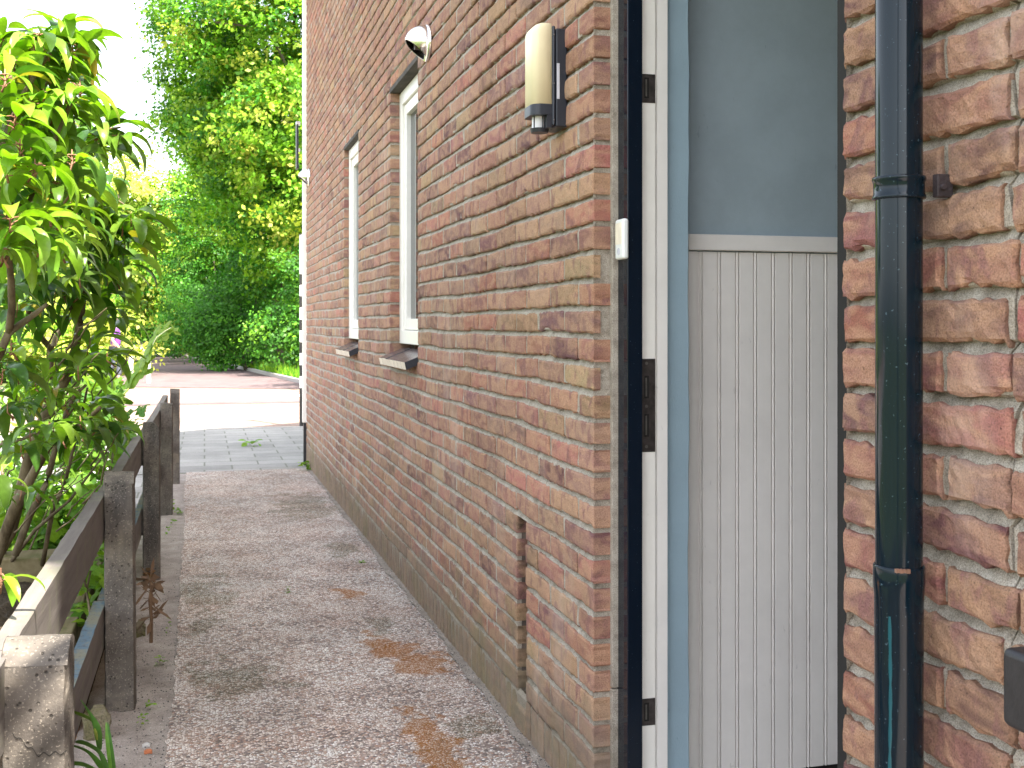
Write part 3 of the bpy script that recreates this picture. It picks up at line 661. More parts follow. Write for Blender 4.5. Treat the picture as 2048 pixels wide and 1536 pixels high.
# ---- passive lamp with sensor on the wall beside the door
lamp = empty('wall_lamp', 'tall cream and black wall lamp with movement sensor beside the door corner', 'lamp', (DW, 2.62, 1.57))
def rbox(mb, x0, x1, y0, y1, z0, z1, r, rt=None):        # upright box whose front edges and top front are rounded
    rt = rt or r; n = 6; prof = [(x1, y0)] + [(x0 + r - r * math.cos(t) * 1, y0 + r - r * math.sin(t)) for t in [math.pi / 2 * (1 - q / n) for q in range(n + 1)]]
    prof += [(x0 + r - r * math.cos(t), y1 - r + r * math.sin(t)) for t in [math.pi / 2 * q / n for q in range(n + 1)]] + [(x1, y1)]
    ring = []; zs_ = [(z0, 0)] + [(z1 - rt + rt * math.sin(t), rt * (1 - math.cos(t))) for t in [math.pi / 2 * q / n for q in range(n + 1)]]
    V = []
    for z, ins in zs_:
        for x, y in prof:
            fx = (x1 - x) / (x1 - x0); yy = y; sgn = 1 if y < (y0 + y1) / 2 else -1
            V.append((x + ins * fx, yy + sgn * ins * 0.35 * (1 if ins else 0), z))
    k = len(prof); F = [(i * k + j, i * k + (j + 1) % k, (i + 1) * k + (j + 1) % k, (i + 1) * k + j) for i in range(len(zs_) - 1) for j in range(k)]
    F += [tuple(range(k))[::-1], tuple((len(zs_) - 1) * k + j for j in range(k))]; mb.add(V, F)
mb = MB(); mb.box(.8175, DW + .004, 2.574, 2.664, 1.574, 1.812); mb.box(.8085, .8165, 2.5735, 2.6645, 1.577, 1.818)
base = mb.build('base', M['black'], lamp, bevel=.004, seg=3)
mb = MB(); rbox(mb, .761, .8085, 2.578, 2.660, 1.628, 1.826, .016, .026); mb.build('diffuser', M['diff'], lamp, smooth=True, bevel=.0)
mb = MB(); rbox(mb, .7585, .8085, 2.576, 2.662, 1.602, 1.6285, .022, .004); mb.box(.796, .8085, 2.577, 2.661, 1.572, 1.604); hs = mb.build('sensor_housing', M['black'], lamp, bevel=.002)
mb = MB(); mb.tube([(.787, 2.617, 1.573), (.787, 2.617, 1.603)], .0165, 24); mb.build('sensor_lens', M['pir'], hs, smooth=False)
mb = MB(); mb.tube([(.789, 2.617, 1.564), (.789, 2.617, 1.574)], [.021, .0235], 28)
for a in (-2.6, -1.35): mb.tube([(.788 + .0178 * math.cos(a), 2.617 + .0178 * math.sin(a), 1.57), (.788 + .0178 * math.cos(a), 2.617 + .0178 * math.sin(a), 1.604)], .0016, 8)
mb.build('sensor_foot', M['black'], hs)
mb = MB(); mb.box(.8195, .8265, 2.5728, 2.5738, 1.641, 1.727); mb.build('label_strip', M['lightgrey'], lamp)
mb = MB()
for z in (1.796, 1.678, 1.590): mb = MB(); mb.tube([(.8125, 2.5722, z), (.8125, 2.575, z)], .0017, 8); mb.build('screw', M['steel'], lamp)
fix_parent(lamp)
# ---- half-dome stainless lamps
def dome_lamp(name, label, cy, cz, r=.072, group='half dome steel lamps on the side wall'):
    root = empty(name, label, 'lamp', (DW, cy, cz), group)
    V = []; n, k = 40, 14; prof = [(0.0, -.0), (r, 0), (r * 1.0, .006), (r * .96, .012), (r * .86, .013)]
    def ring(rr, dx): return [(DW - dx - .002, cy + rr * math.cos(2 * math.pi * j / n), cz + rr * math.sin(2 * math.pi * j / n)) for j in range(n)]
    V = []; 
    for rr, dx in ((r, 0), (r, .007), (r * .95, .012), (r * .60, .013)): V += ring(rr, dx)
    F = [(i * n + j, (i + 1) * n + j, (i + 1) * n + (j + 1) % n, i * n + (j + 1) % n) for i in range(3) for j in range(n)]; F.append(tuple(3 * n + j for j in range(n)))
    mk('backplate', V, F, M['chrome'], root, smooth=True)
    bm = bmesh.new(); bmesh.ops.create_uvsphere(bm, u_segments=48, v_segments=28, radius=1)
    for v in bm.verts: v.co = Vector((DW - .012 + v.co.x * .080, cy + v.co.y * r * .88, cz + v.co.z * r * .93 + .002))
    bmesh.ops.bisect_plane(bm, geom=bm.verts[:] + bm.edges[:] + bm.faces[:], plane_co=(DW - .012, cy, cz), plane_no=(1, 0, 0), clear_outer=True)
    p = Vector((DW - .088, cy, cz + .004)); q = Vector((DW - .012, cy, cz - .062)); d = (q - p).normalized(); nrm = Vector((0, 1, 0)).cross(d)
    if nrm.z > 0: nrm = -nrm
    bmesh.ops.bisect_plane(bm, geom=bm.verts[:] + bm.edges[:] + bm.faces[:], plane_co=p, plane_no=nrm, clear_outer=True)
    me = bpy.data.meshes.new('dome'); bm.to_mesh(me); bm.free(); me.materials.append(M['chrome']); me.polygons.foreach_set('use_smooth', [True] * len(me.polygons))
    o = bpy.data.objects.new('dome', me); C.objects.link(o); o.parent = root
    so = o.modifiers.new('s', 'SOLIDIFY'); so.thickness = .0015
    mb = MB(); mb.tube([(DW - .016, cy, cz - .01), (DW - .055, cy, cz - .012)], .016, 16); mb.build('bulb', m_plain('dark_bulb_recess', (.08, .06, .04), .3), root, smooth=False)
    fix_parent(root); return root
dome_lamp('dome_lamp', 'half dome stainless steel lamp above the larger, nearer window', 4.30, 2.192)
dome_lamp('dome_lamp.001', 'small half dome steel lamp at the far street corner of the wall', 9.44, 2.315)
# ---- bell push
bell = empty('door_bell', 'small white plastic bell push on the black door frame', 'door bell', (.88, 2.32, 1.24))
mb = MB(); mb.box(.8835, .8985, 2.298, 2.348, 1.2405, 1.330); bb = mb.build('body', M['wplastic'], bell, bevel=.006, seg=4)
mb = MB(); mb.tube([(.8825, 2.323, 1.258), (.885, 2.323, 1.258)], .008, 24); mb.build('button', M['lightgrey'], bell)
mb = MB(); mb.box(.8828, .8836, 2.306, 2.342, 1.274, 1.321); mb.build('name_plate', m_plain('cream_name_card', (.8, .72, .58), .4), bell)
fix_parent(bell)

# ---- striped street post, lantern on the facade
yy = 14.0; px_ = proj((0, 0, 0)); pc = at(604.0, 800, 13.75)
pole = empty('striped_post', 'black and white banded post standing by the street corner of the house', 'post', (pc[0], pc[1], gz(pc[1])))
mb = MB(); gr_ = gz(pc[1]); zz = lambda py: CAMH - (py - 646) / 2237 * 13.75
tops = [(852, 776, 1), (776, 752, 0), (752, 730, 1), (730, 706, 0), (706, 684, 1), (684, 661, 0), (661, 639, 1), (639, 615, 0), (615, 592, 1), (592, 570, 0), (570, 548, 1), (548, 470, 0)]
for a, c, dk in tops:
    mb.tube([(pc[0], pc[1], max(zz(a), gr_ - .05)), (pc[0], pc[1], zz(c))], .031, 20, m=dk)
mb.build('banded_tube', M['white'], pole, mats=[M['white'], m_plain('black_band', (.02, .018, .015), .5)]); 
mb = MB(); mb.tube([(pc[0], pc[1], zz(470)), (pc[0], pc[1], zz(470) + .012)], [.034, .028], 20); mb.build('cap', M['darkmetal'], pole)
fix_parent(pole)
pl = at(596, 290, 9.65)
lan = empty('facade_lantern', 'slim dark lantern seen edge on at the street corner, above the small dome lamp', 'lantern', (pl[0], pl[1], pl[2] - .2))
mb = MB(); mb.box(pl[0] - .012, pl[0] + .006, pl[1], pl[1] + .12, pl[2] - .2, pl[2] + .18); mb.build('case', M['darkmetal'], lan, bevel=.004)
mb = MB(); mb.box(pl[0] - .014, .80, pl[1] + .03, pl[1] + .09, pl[2] + .182, pl[2] + .21); mb.build('cap', M['chrome'], lan, bevel=.003); mb = MB(); mb.box(pl[0] + .007, .80, pl[1] + .05, pl[1] + .07, pl[2] - .05, pl[2] - .02); mb.build('arm', M['chrome'], lan, bevel=.003)
fix_parent(lan)

# ================================================================== FENCE
fence = empty('garden_fence', 'low fence of rough concrete posts with two weathered boards, left of the pebble path', 'fence', (-.24, 5, 0))
def post(xl, xr, yf, ztop, dep, style, lean=0.0):
    x0, x1 = xl, xr; y0, y1_ = yf, yf + dep; g = gz(yf) - .15
    nz = 44; nx = 8; ny = 6; V = []; F = []
    def top(u, v):       # u across, v along
        if style == 0: return ztop - .030 * (2 * v - 1) ** 2 * 1.0 - .004 * u
        if style == 1: return ztop - .045 * max(0, (u - .55) / .45) ** 2 - .006 * v
        return ztop - .012 * abs(u - .3) - (.018 if u < .25 and v < .4 else 0)
    per = [(i / nx, 0) for i in range(nx)] + [(1, j / ny) for j in range(ny)] + [(1 - i / nx, 1) for i in range(nx)] + [(0, 1 - j / ny) for j in range(ny)]
    nP = len(per)
    for k in range(nz + 1):
        for u, v in per:
            t = top(u, v); z = g + (t - g) * (1 - (1 - k / nz) ** 1.0)
            cu = .004 if (u in (0, 1) and v in (0, 1)) else 0
            V.append((x0 + (x1 - x0) * u + (cu if u == 0 else -cu if u == 1 else 0) + rng.normal() * .0006 + lean * (z - g), y0 + dep * v + rng.normal() * .0006 , z + rng.normal() * .0005))
    F = [(k * nP + j, k * nP + (j + 1) % nP, (k + 1) * nP + (j + 1) % nP, (k + 1) * nP + j) for k in range(nz) for j in range(nP)]
    b = len(V); 
    for i in range(nx + 1):
        for j in range(ny + 1):
            u, v = i / nx, j / ny; z = top(u, v); e_ = (i in (0, nx)) or (j in (0, ny)); V.append((x0 + (x1 - x0) * u + lean * (z - g), y0 + dep * v + (-.0006 if j == 0 else .0006 if j == ny else 0), z + (-.0006 if e_ else rng.normal() * .0005)))
    F += [(b + i * (ny + 1) + j, b + (i + 1) * (ny + 1) + j, b + (i + 1) * (ny + 1) + j + 1, b + i * (ny + 1) + j + 1) for i in range(nx) for j in range(ny)]
    return mk('post', V, F, M['concrete'], fence, smooth=False)
P = [(-.292, -.199, 1.80, .620, .11, 0, 0), (-.282, -.197, 3.481, .660, .10, 0, -.006), (-.270, -.195, 5.318, .650, .10, 1, 0), (-.265, -.191, 7.249, .603, .10, 2, 0), (-.250, -.181, 8.771, .606, .10, 0, 0)]
for p in P: post(*p)
# dark crack across the nearest post
mb = MB(); cz0 = .455; xs_ = np.linspace(-.275, -.1995, 26)
for a, c in zip(xs_[:-1], xs_[1:]):
    za = cz0 + .035 * max(0, (-.24 - a) / .035) + .003 * math.sin(a * 400) - .02 * (a + .24); zc_ = cz0 + .035 * max(0, (-.24 - c) / .035) + .003 * math.sin(c * 400) - .02 * (c + .24)
    mb.add([(a, 1.7985, za - .0008), (c, 1.7985, zc_ - .0008), (c, 1.7985, zc_ + .0009), (a, 1.7985, za + .0009)], [(0, 1, 2, 3)])
mb.build('crack', M['dark'], fence)
def board(y0, y1_, z0a, z0b, hgt, xr=-.286, th=.034):
    n = 30; V = []; 
    for i in range(n + 1):
        t = i / n; y = y0 + (y1_ - y0) * t; z = z0a + (z0b - z0a) * t; j = rng.normal(size=4) * .0008
        V += [(xr - th + j[0], y, z + j[1]), (xr + j[2] * .5, y, z + j[1] - .001), (xr, y, z - hgt + j[3]), (xr - th, y, z - hgt)]
    F = []
    for i in range(n): F += [(4 * i + q, 4 * i + (q + 1) % 4, 4 * (i + 1) + (q + 1) % 4, 4 * (i + 1) + q) for q in range(4)]
    F += [(0, 3, 2, 1), (4 * n, 4 * n + 1, 4 * n + 2, 4 * n + 3)]
    fm = [1 if (q % 4 == 0 and hgt < .129) else 0 for q in range(4 * n)] + [0, 0]
    return mk('rail', V, F, None, fence, mats=[M['rail'], M['bluepaint']], fm=fm)
yseg = [(.2, 1.85), (1.86, 3.56), (3.57, 5.36), (5.37, 7.3), (7.31, 8.86)]
ztp = [(.60, .60), (.600, .593), (.593, .585), (.58, .56), (.56, .555)]
for (a, c), (za, zc_) in zip(yseg, ztp):
    xr = -.286 if a < 3 else -.276 if a < 5 else -.268
    board(a, c, za, zc_, .132, xr); board(a, c, za - .325, zc_ - .325, .125, xr)
fix_parent(fence)

# ---- limbs added unseen behind the viewer to stripe the nearest post with shade
ot = empty('added_shade_tree', 'added leafless tree limbs outside the view that throw striped shade on the nearest post', 'tree', (-1.5, -1.6, 0))
mb = MB(); c0 = np.array([-.245, 1.80, .47]); sv = np.array(sdir); bd = np.array([-.407, -.504, 0.0]); bd /= np.linalg.norm(bd)
mb.tube([(-1.5, -1.6, -.2), (-1.5, -1.6, 1.6), (-1.35, -1.7, 3.2), (-1.2, -1.8, 4.4)], [.12, .10, .08, .04], 10); mb.build('trunk', M['treebark'], ot, smooth=True)  # trunk of the added shade tree, outside the view
for of_, rr_, dd in ((-.060, .024, 3.2), (.018, .019, 3.3), (.082, .013, 3.3), (.135, .018, 3.2)):
    m_ = c0 + of_ * np.array([.8, 0, -.6]) + sv * dd; mb = MB()
    mb.tube([(-1.35, -1.7, 3.2), m_ + bd * .75 + np.array([0, 0, -.02]), m_ + bd * .3, m_, m_ - bd * .3, m_ - bd * .7 + np.array([0, 0, .05])], [.03, rr_ * 1.1, rr_, rr_, rr_ * .9, .004], 8); mb.build('added_shade_limb', M['treebark'], ot, smooth=True)
fix_parent(ot)
# ---- raised bed of sleepers
bed = empty('timber_bed', 'mossy timber raised bed with an orange sawn end, behind the fence board', 'raised bed', (-.6, 4, 0))
mb = MB(); mb.box(-.56, -.37, 3.42, 4.62, -.2, .20); mb.build('side_sleeper', M['sleeper'], bed, bevel=.006)
mb = MB(); mb.box(-1.6, -.37, 4.625, 4.80, -.2, .198); mb.build('back_sleeper', M['sleeper'], bed, bevel=.006)
mb = MB(); mb.box(-1.6, -.345, 3.33, 3.415, -.2, .165); mb.build('front_board', M['orangewood'], bed, bevel=.004)
fix_parent(bed)
grid_sheet('bed_soil', -1.6, -.56, 3.42, 4.62, 30, 30, .16, M['soil'], .012)

# ================================================================== PLANTS
def leaf_tmpl(nl, wfun, fold=.35, lobes=False):
    T = []
    for i in range(nl + 1):
        t = i / nl; w_ = wfun(t)
        T += [(t, -w_), (t, 0), (t, w_)]
    return np.array(T)
def make_leaves(recs, nl, wfun, fold=.3, serr=0.0):
    """recs: position, azimuth, pitch, roll, length, width, droop, colour"""
    V = []; F = []; Cc = []; b = 0
    base = leaf_tmpl(nl, wfun)
    Fq = []
    for i in range(nl):
        for q in (0, 1): a = 3 * i + q; Fq.append((a, a + 1, a + 4, a + 3))
    Fq = np.array(Fq)
    for (p, az, pit, rol, L, Wd, dr, col) in recs:
        t = base[:, 0]; s = base[:, 1]
        # curved midrib in a vertical plane
        ang = pit - dr * t; dx = np.zeros_like(t); dz = np.zeros_like(t)
        un = np.linspace(0, 1, nl + 1); an = pit - dr * un
        cx = np.concatenate([[0], np.cumsum(np.cos((an[1:] + an[:-1]) / 2)) / nl]); cz = np.concatenate([[0], np.cumsum(np.sin((an[1:] + an[:-1]) / 2)) / nl])
        X = np.repeat(cx, 3) * L; Z = np.repeat(cz, 3) * L
        Yl = s * Wd
        up = np.abs(s) * Wd * fold
        nx_, nz_ = -np.sin(ang), np.cos(ang)
        # roll around midrib
        cr, sr = math.cos(rol), math.sin(rol)
        y_ = Yl * cr - up * sr; h_ = Yl * sr + up * cr
        X = X + nx_ * h_; Z = Z + nz_ * h_
        ca, sa = math.cos(az), math.sin(az)
        V.append(np.stack([p[0] + X * ca - y_ * sa, p[1] + X * sa + y_ * ca, p[2] + Z], 1)); F.append(Fq + b); b += len(base)
        cc = np.tile(np.array(col), (len(base), 1)); Cc.append(cc)
    return np.vstack(V), np.vstack(F), np.vstack(Cc)
wlance = lambda t: 0.5 * math.sin(math.pi * min(1, t ** .85)) ** .75 if 0 < t < 1 else 0.02
def wover(t): return .5 * (math.sin(math.pi * t ** .8) ** .6) if 0 < t < 1 else .03
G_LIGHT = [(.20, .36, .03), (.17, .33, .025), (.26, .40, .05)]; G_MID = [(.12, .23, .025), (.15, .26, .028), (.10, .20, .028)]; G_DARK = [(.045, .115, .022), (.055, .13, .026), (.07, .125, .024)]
def jit(c, a=.18): f = rng.uniform(1 - a, 1 + a); return tuple(np.array(c) * f * np.array([rng.uniform(.9, 1.1), 1, rng.uniform(.8, 1.2)]))

shrub = empty('evergreen_shrub', 'tall glossy leaved evergreen shrub leaning over the fence at the left', 'shrub', (-.8, 4.2, .16))
br = MB(); tw = MB()
def branch(pp, r0, r1, n=8, wig=.0, target=None):
    pts = [at(*p) for p in pp]
    # resample with slight wiggle
    out = []; 
    for a, c in zip(pts[:-1], pts[1:]):
        for q in range(3): out.append(a + (c - a) * q / 3 + rng.normal(size=3) * wig)
    out.append(pts[-1]); rad = list(np.linspace(r0, r1, len(out)) * (1 + rng.normal(size=len(out)) * .04)); (target or br).tube(out, rad, n)
branch([(-40, 1170, 4.4), (20, 1065, 4.35), (62, 905, 4.25), (85, 845, 4.2), (118, 785, 4.1), (142, 735, 4.1), (152, 690, 4.05), (160, 645, 4.0), (166, 590, 4.0), (173, 520, 3.95), (176, 440, 3.9), (182, 360, 3.9)], .026, .007)
branch([(82, 850, 4.2), (96, 770, 4.25), (103, 700, 4.3), (114, 672, 4.3), (130, 650, 4.3), (152, 615, 4.3), (185, 570, 4.2), (205, 530, 4.2), (217, 470, 4.2)], .016, .005)
branch([(103, 700, 4.3), (80, 672, 4.1), (60, 650, 4.0), (55, 600, 3.9), (62, 560, 3.9), (66, 480, 3.8), (68, 330, 3.7), (90, 150, 3.6), (118, 60, 3.5), (132, 30, 3.5)], .011, .004)
branch([(160, 645, 4.0), (140, 615, 3.9), (115, 560, 3.8), (100, 500, 3.8), (85, 420, 3.7)], .009, .004)
branch([(-20, 1150, 4.0), (28, 1020, 3.9), (60, 960, 3.85), (92, 900, 3.8), (120, 865, 3.8), (165, 850, 3.75), (200, 815, 3.7)], .022, .007)
branch([(30, 1110, 4.1), (60, 1030, 4.1), (92, 968, 4.1), (110, 900, 4.1), (130, 830, 4.1), (150, 790, 4.1), (172, 770, 4.1)], .015, .005)
branch([(85, 1130, 4.3), (105, 1020, 4.2), (130, 965, 4.2), (150, 880, 4.2), (165, 820, 4.2), (175, 775, 4.2)], .010, .004)
branch([(10, 1140, 4.3), (70, 1060, 4.2), (140, 1000, 4.15), (185, 940, 4.1), (215, 900, 4.1)], .008, .003)
branch([(0, 890, 3.6), (45, 878, 3.6), (85, 860, 3.6), (130, 840, 3.6), (160, 800, 3.6)], .006, .003)
branch([(-40, 770, 2.7), (0, 705, 2.6), (18, 665, 2.6), (42, 648, 2.6), (70, 628, 2.6), (95, 608, 2.6)], .012, .005)
branch([(18, 665, 2.6), (24, 615, 2.55), (22, 560, 2.5), (17, 505, 2.45), (22, 400, 2.4), (30, 250, 2.35), (18, 130, 2.3)], .009, .004)
branch([(-60, 420, 2.3), (0, 300, 2.3), (40, 200, 2.35), (95, 110, 2.4), (132, 52, 2.45)], .008, .0035)
branch([(30, 420, 2.4), (60, 400, 2.4), (100, 300, 2.4), (150, 190, 2.4), (172, 176, 2.4)], .006, .003)
branch([(68, 480, 3.8), (110, 430, 3.4), (160, 330, 3.2), (200, 260, 3.1), (240, 255, 3.0)], .006, .003)
branch([(176, 440, 3.9), (200, 420, 3.8), (235, 400, 3.7), (265, 420, 3.7)], .005, .002)
for q in range(46):
    x = rng.uniform(-10, 200); y = rng.uniform(560, 1080); d = rng.uniform(3.5, 4.8)
    if x > 150 and y < 650: continue
    x2 = x + rng.uniform(15, 80); y2 = y - rng.uniform(20, 110)
    branch([(x, y, d), ((x + x2) / 2 + rng.uniform(-10, 10), (y + y2) / 2 + rng.uniform(-8, 8), d - .05), (x2, y2, d - .1)], .0035, .0015, 5, .004)
leaves = []
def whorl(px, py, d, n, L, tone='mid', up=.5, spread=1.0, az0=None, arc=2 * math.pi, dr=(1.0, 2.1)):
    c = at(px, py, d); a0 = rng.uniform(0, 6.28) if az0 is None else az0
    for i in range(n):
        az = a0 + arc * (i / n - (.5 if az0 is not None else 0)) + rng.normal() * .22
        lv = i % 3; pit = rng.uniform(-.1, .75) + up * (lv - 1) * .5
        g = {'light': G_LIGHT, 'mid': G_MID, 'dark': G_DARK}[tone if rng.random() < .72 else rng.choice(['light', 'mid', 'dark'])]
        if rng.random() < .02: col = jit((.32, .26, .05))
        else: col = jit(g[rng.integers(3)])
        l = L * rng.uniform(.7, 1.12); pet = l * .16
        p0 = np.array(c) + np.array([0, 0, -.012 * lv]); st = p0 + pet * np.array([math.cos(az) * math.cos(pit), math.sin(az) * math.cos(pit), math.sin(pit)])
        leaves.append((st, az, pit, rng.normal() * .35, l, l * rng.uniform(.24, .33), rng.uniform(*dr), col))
        if d < 3.3 and rng.random() < .8: tw.tube([p0, (p0 + st) / 2 + np.array([0, 0, .002]), st], [.0022, .0014, .0012], 5)
    k = at(px, py, d)
    if d < 4.2: tw.tube([k + np.array([rng.normal() * .01, rng.normal() * .01, -.035]), k + np.array([0, 0, -.015]), k + np.array([0, 0, .012])], [.0028, .0025, .0012], 6)
# placed whorls (pixel, depth, leaf count, leaf length, tone)
W_ = [(132, 42, 2.45, 9, .085, 'light'), (118, 55, 2.5, 6, .08, 'mid'), (70, 78, 2.5, 7, .085, 'light'), (98, 100, 2.4, 10, .085, 'light'), (120, 92, 2.5, 8, .08, 'mid'),
      (68, 85, 2.4, 8, .08, 'light'), (8, 60, 2.4, 8, .085, 'mid'), (20, 110, 2.3, 9, .09, 'light'), (60, 135, 2.4, 9, .085, 'light'), (10, 150, 2.2, 8, .09, 'light'),
      (140, 185, 2.35, 9, .095, 'light'), (160, 172, 2.4, 7, .09, 'light'), (120, 195, 2.4, 8, .09, 'mid'), (60, 205, 2.3, 8, .09, 'mid'), (30, 235, 2.2, 9, .10, 'light'), (90, 150, 2.6, 8, .08, 'dark'),
      (115, 260, 2.5, 9, .09, 'light'), (75, 250, 2.6, 8, .085, 'dark'), (12, 330, 2.15, 9, .10, 'light'), (70, 330, 2.2, 8, .10, 'light'), (110, 320, 2.4, 8, .095, 'light'), (40, 290, 2.2, 7, .10, 'mid'),
      (190, 262, 3.0, 10, .115, 'dark'), (210, 255, 3.0, 7, .11, 'mid'), (235, 272, 3.0, 7, .10, 'mid'), (170, 280, 3.1, 9, .12, 'dark'), (118, 275, 3.0, 8, .11, 'mid'), (150, 250, 3.1, 7, .10, 'dark'),
      (55, 450, 2.2, 11, .105, 'light'), (20, 440, 2.15, 7, .10, 'light'), (100, 420, 2.3, 8, .10, 'light'), (5, 500, 2.2, 8, .10, 'mid'), (85, 480, 2.3, 7, .10, 'light'), (45, 480, 2.4, 7, .10, 'mid'),
      (165, 365, 3.6, 9, .11, 'mid'), (170, 395, 3.6, 9, .115, 'mid'), (140, 400, 3.5, 8, .12, 'dark'), (168, 420, 3.6, 9, .12, 'dark'), (200, 430, 3.7, 8, .12, 'mid'), (262, 432, 3.7, 9, .105, 'mid'), (245, 452, 3.7, 9, .115, 'mid'),
      (270, 440, 3.75, 5, .09, 'mid'), (225, 470, 3.8, 9, .12, 'dark'), (195, 475, 3.8, 9, .12, 'dark'), (250, 490, 3.9, 8, .11, 'mid'), (160, 480, 3.8, 8, .12, 'dark'), (130, 500, 3.6, 8, .12, 'dark'),
      (210, 510, 4.0, 9, .12, 'mid'), (240, 520, 4.0, 8, .11, 'mid'), (175, 530, 3.9, 9, .12, 'dark'), (140, 550, 3.8, 8, .12, 'dark'), (90, 550, 3.6, 9, .12, 'dark'), (60, 560, 3.5, 8, .12, 'mid'), (110, 590, 3.8, 9, .12, 'dark'),
      (20, 570, 3.2, 8, .11, 'dark'), (215, 560, 4.1, 8, .11, 'mid'), (190, 590, 4.0, 8, .115, 'mid'), (160, 585, 3.9, 7, .11, 'dark'), (235, 560, 4.1, 6, .10, 'mid'), (70, 610, 3.8, 8, .115, 'dark'), (30, 620, 3.6, 7, .11, 'dark'),
      (205, 625, 4.1, 8, .11, 'mid'), (225, 650, 4.2, 7, .10, 'mid'), (120, 640, 4.0, 6, .11, 'dark'), (175, 700, 4.1, 9, .11, 'mid'), (200, 715, 4.2, 8, .11, 'mid'), (160, 735, 4.1, 9, .11, 'dark'), (180, 680, 4.0, 6, .10, 'mid'),
      (22, 690, 2.6, 6, .085, 'light'), (5, 745, 3.2, 7, .11, 'dark'), (40, 800, 3.9, 7, .10, 'dark'), (185, 800, 4.2, 8, .11, 'mid'), (210, 830, 4.2, 7, .10, 'dark'), (170, 845, 3.8, 8, .11, 'mid'), (15, 815, 3.4, 7, .10, 'dark'),
      (98, 850, 3.2, 9, .105, 'mid'), (60, 865, 3.5, 6, .10, 'mid'), (165, 870, 3.7, 9, .11, 'dark'), (190, 855, 3.7, 7, .11, 'dark'), (220, 860, 3.9, 7, .10, 'mid'), (100, 750, 4.3, 6, .10, 'mid'), (30, 900, 3.6, 5, .10, 'mid'),
      (4, 945, 2.3, 5, .075, 'light'), (2, 1150, 1.9, 5, .075, 'light')]
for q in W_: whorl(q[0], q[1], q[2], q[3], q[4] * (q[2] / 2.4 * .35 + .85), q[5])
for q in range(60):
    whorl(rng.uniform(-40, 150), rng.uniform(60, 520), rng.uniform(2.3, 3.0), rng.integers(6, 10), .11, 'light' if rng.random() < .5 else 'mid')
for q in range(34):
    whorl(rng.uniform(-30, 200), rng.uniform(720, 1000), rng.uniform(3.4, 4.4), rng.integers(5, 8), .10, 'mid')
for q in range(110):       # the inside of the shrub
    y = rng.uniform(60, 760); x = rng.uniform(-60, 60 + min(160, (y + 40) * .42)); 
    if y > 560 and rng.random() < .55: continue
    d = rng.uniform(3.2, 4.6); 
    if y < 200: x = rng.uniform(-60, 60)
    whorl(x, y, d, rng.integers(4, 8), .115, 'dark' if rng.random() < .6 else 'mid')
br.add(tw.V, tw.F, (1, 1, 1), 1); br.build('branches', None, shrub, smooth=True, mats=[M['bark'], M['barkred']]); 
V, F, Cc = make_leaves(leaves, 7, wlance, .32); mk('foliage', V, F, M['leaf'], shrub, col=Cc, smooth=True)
fix_parent(shrub)

def lobed_leaves(recs):
    """maple-like blade: a fan around its stalk with five toothed lobes"""
    V = []; F = []; Cc = []; b = 0; n = 22
    th = np.linspace(-2.55, 2.55, n); rr = .62 + .30 * np.cos(th * 2.45) * np.exp(-np.abs(th) * .12) + .07 * np.sign(np.sin(th * 19))
    rr = np.clip(rr, .3, 1)
    ox = rr * np.cos(th) * .62; oy = rr * np.sin(th) * .62
    for (p, az, pit, rol, L, droop, col) in recs:
        pts = np.vstack([[0, 0], np.stack([ox, oy], 1), np.stack([ox * .5, oy * .5], 1)]) * L
        r2 = (pts ** 2).sum(1) / L ** 2
        z = -droop * L * r2 + .05 * L * np.cos(6 * np.arctan2(pts[:, 1], pts[:, 0] + 1e-6)) * np.sqrt(r2)
        x, y = pts[:, 0], pts[:, 1]
        x1, z1 = x * math.cos(pit) - z * math.sin(pit), x * math.sin(pit) + z * math.cos(pit)
        y1q, z2 = y * math.cos(rol) - z1 * math.sin(rol), y * math.sin(rol) + z1 * math.cos(rol)
        V.append(np.stack([p[0] + x1 * math.cos(az) - y1q * math.sin(az), p[1] + x1 * math.sin(az) + y1q * math.cos(az), p[2] + z2], 1))
        f = []
        for i in range(n - 1): f.append((b, b + 1 + n + i, b + 2 + n + i, b + 2 + n + i)); f.append((b + 1 + n + i, b + 1 + i, b + 2 + i, b + 2 + n + i))
        F += f; Cc.append(np.tile(np.array(col), (1 + 2 * n, 1))); b += 1 + 2 * n
    F = [tuple(dict.fromkeys(f)) for f in F]
    return np.vstack(V), F, np.vstack(Cc)
GB = [(.15, .29, .035), (.12, .25, .03), (.19, .33, .045), (.08, .19, .032)]
def lobed_bush(name, label, n, region, dr, Lr, base, nst=12):
    root = empty(name, label, 'bush', tuple(base)); recs = []; st = MB()
    for q in range(n):
        px, py = region(); d = rng.uniform(*dr); p = at(px, py, d)
        if p[0] > -.30 and p[2] < .66: p[0] = -.34 - rng.uniform(0, .1)
        if p[2] < gz(p[1]) + .03: continue
        recs.append((p, rng.uniform(0, 6.28), rng.normal() * .45 - .5, rng.normal() * .4, rng.uniform(*Lr), rng.uniform(.1, .5), jit(GB[rng.integers(4)])))
    for q in range(nst):
        r_ = recs[rng.integers(len(recs))][0]; b0 = np.array([min(base[0] + rng.normal() * .15, -.36), base[1] + rng.normal() * .4, gz(base[1])]); mid = (b0 + r_) / 2 + np.array([rng.normal() * .05, rng.normal() * .1, .05])
        st.tube([b0, mid, r_], [.006, .004, .002], 6)
    V, F, Cc = lobed_leaves(recs); mk('foliage', V, F, M['lobed'], root, col=Cc); st.build('stems', M['bark'], root, smooth=True); fix_parent(root); return root
def reg1():
    y = rng.uniform(755, 960); lim = 268 - abs(y - 900) * .22; return (rng.uniform(120, lim) if rng.random() < .7 else rng.uniform(0, 150)), y
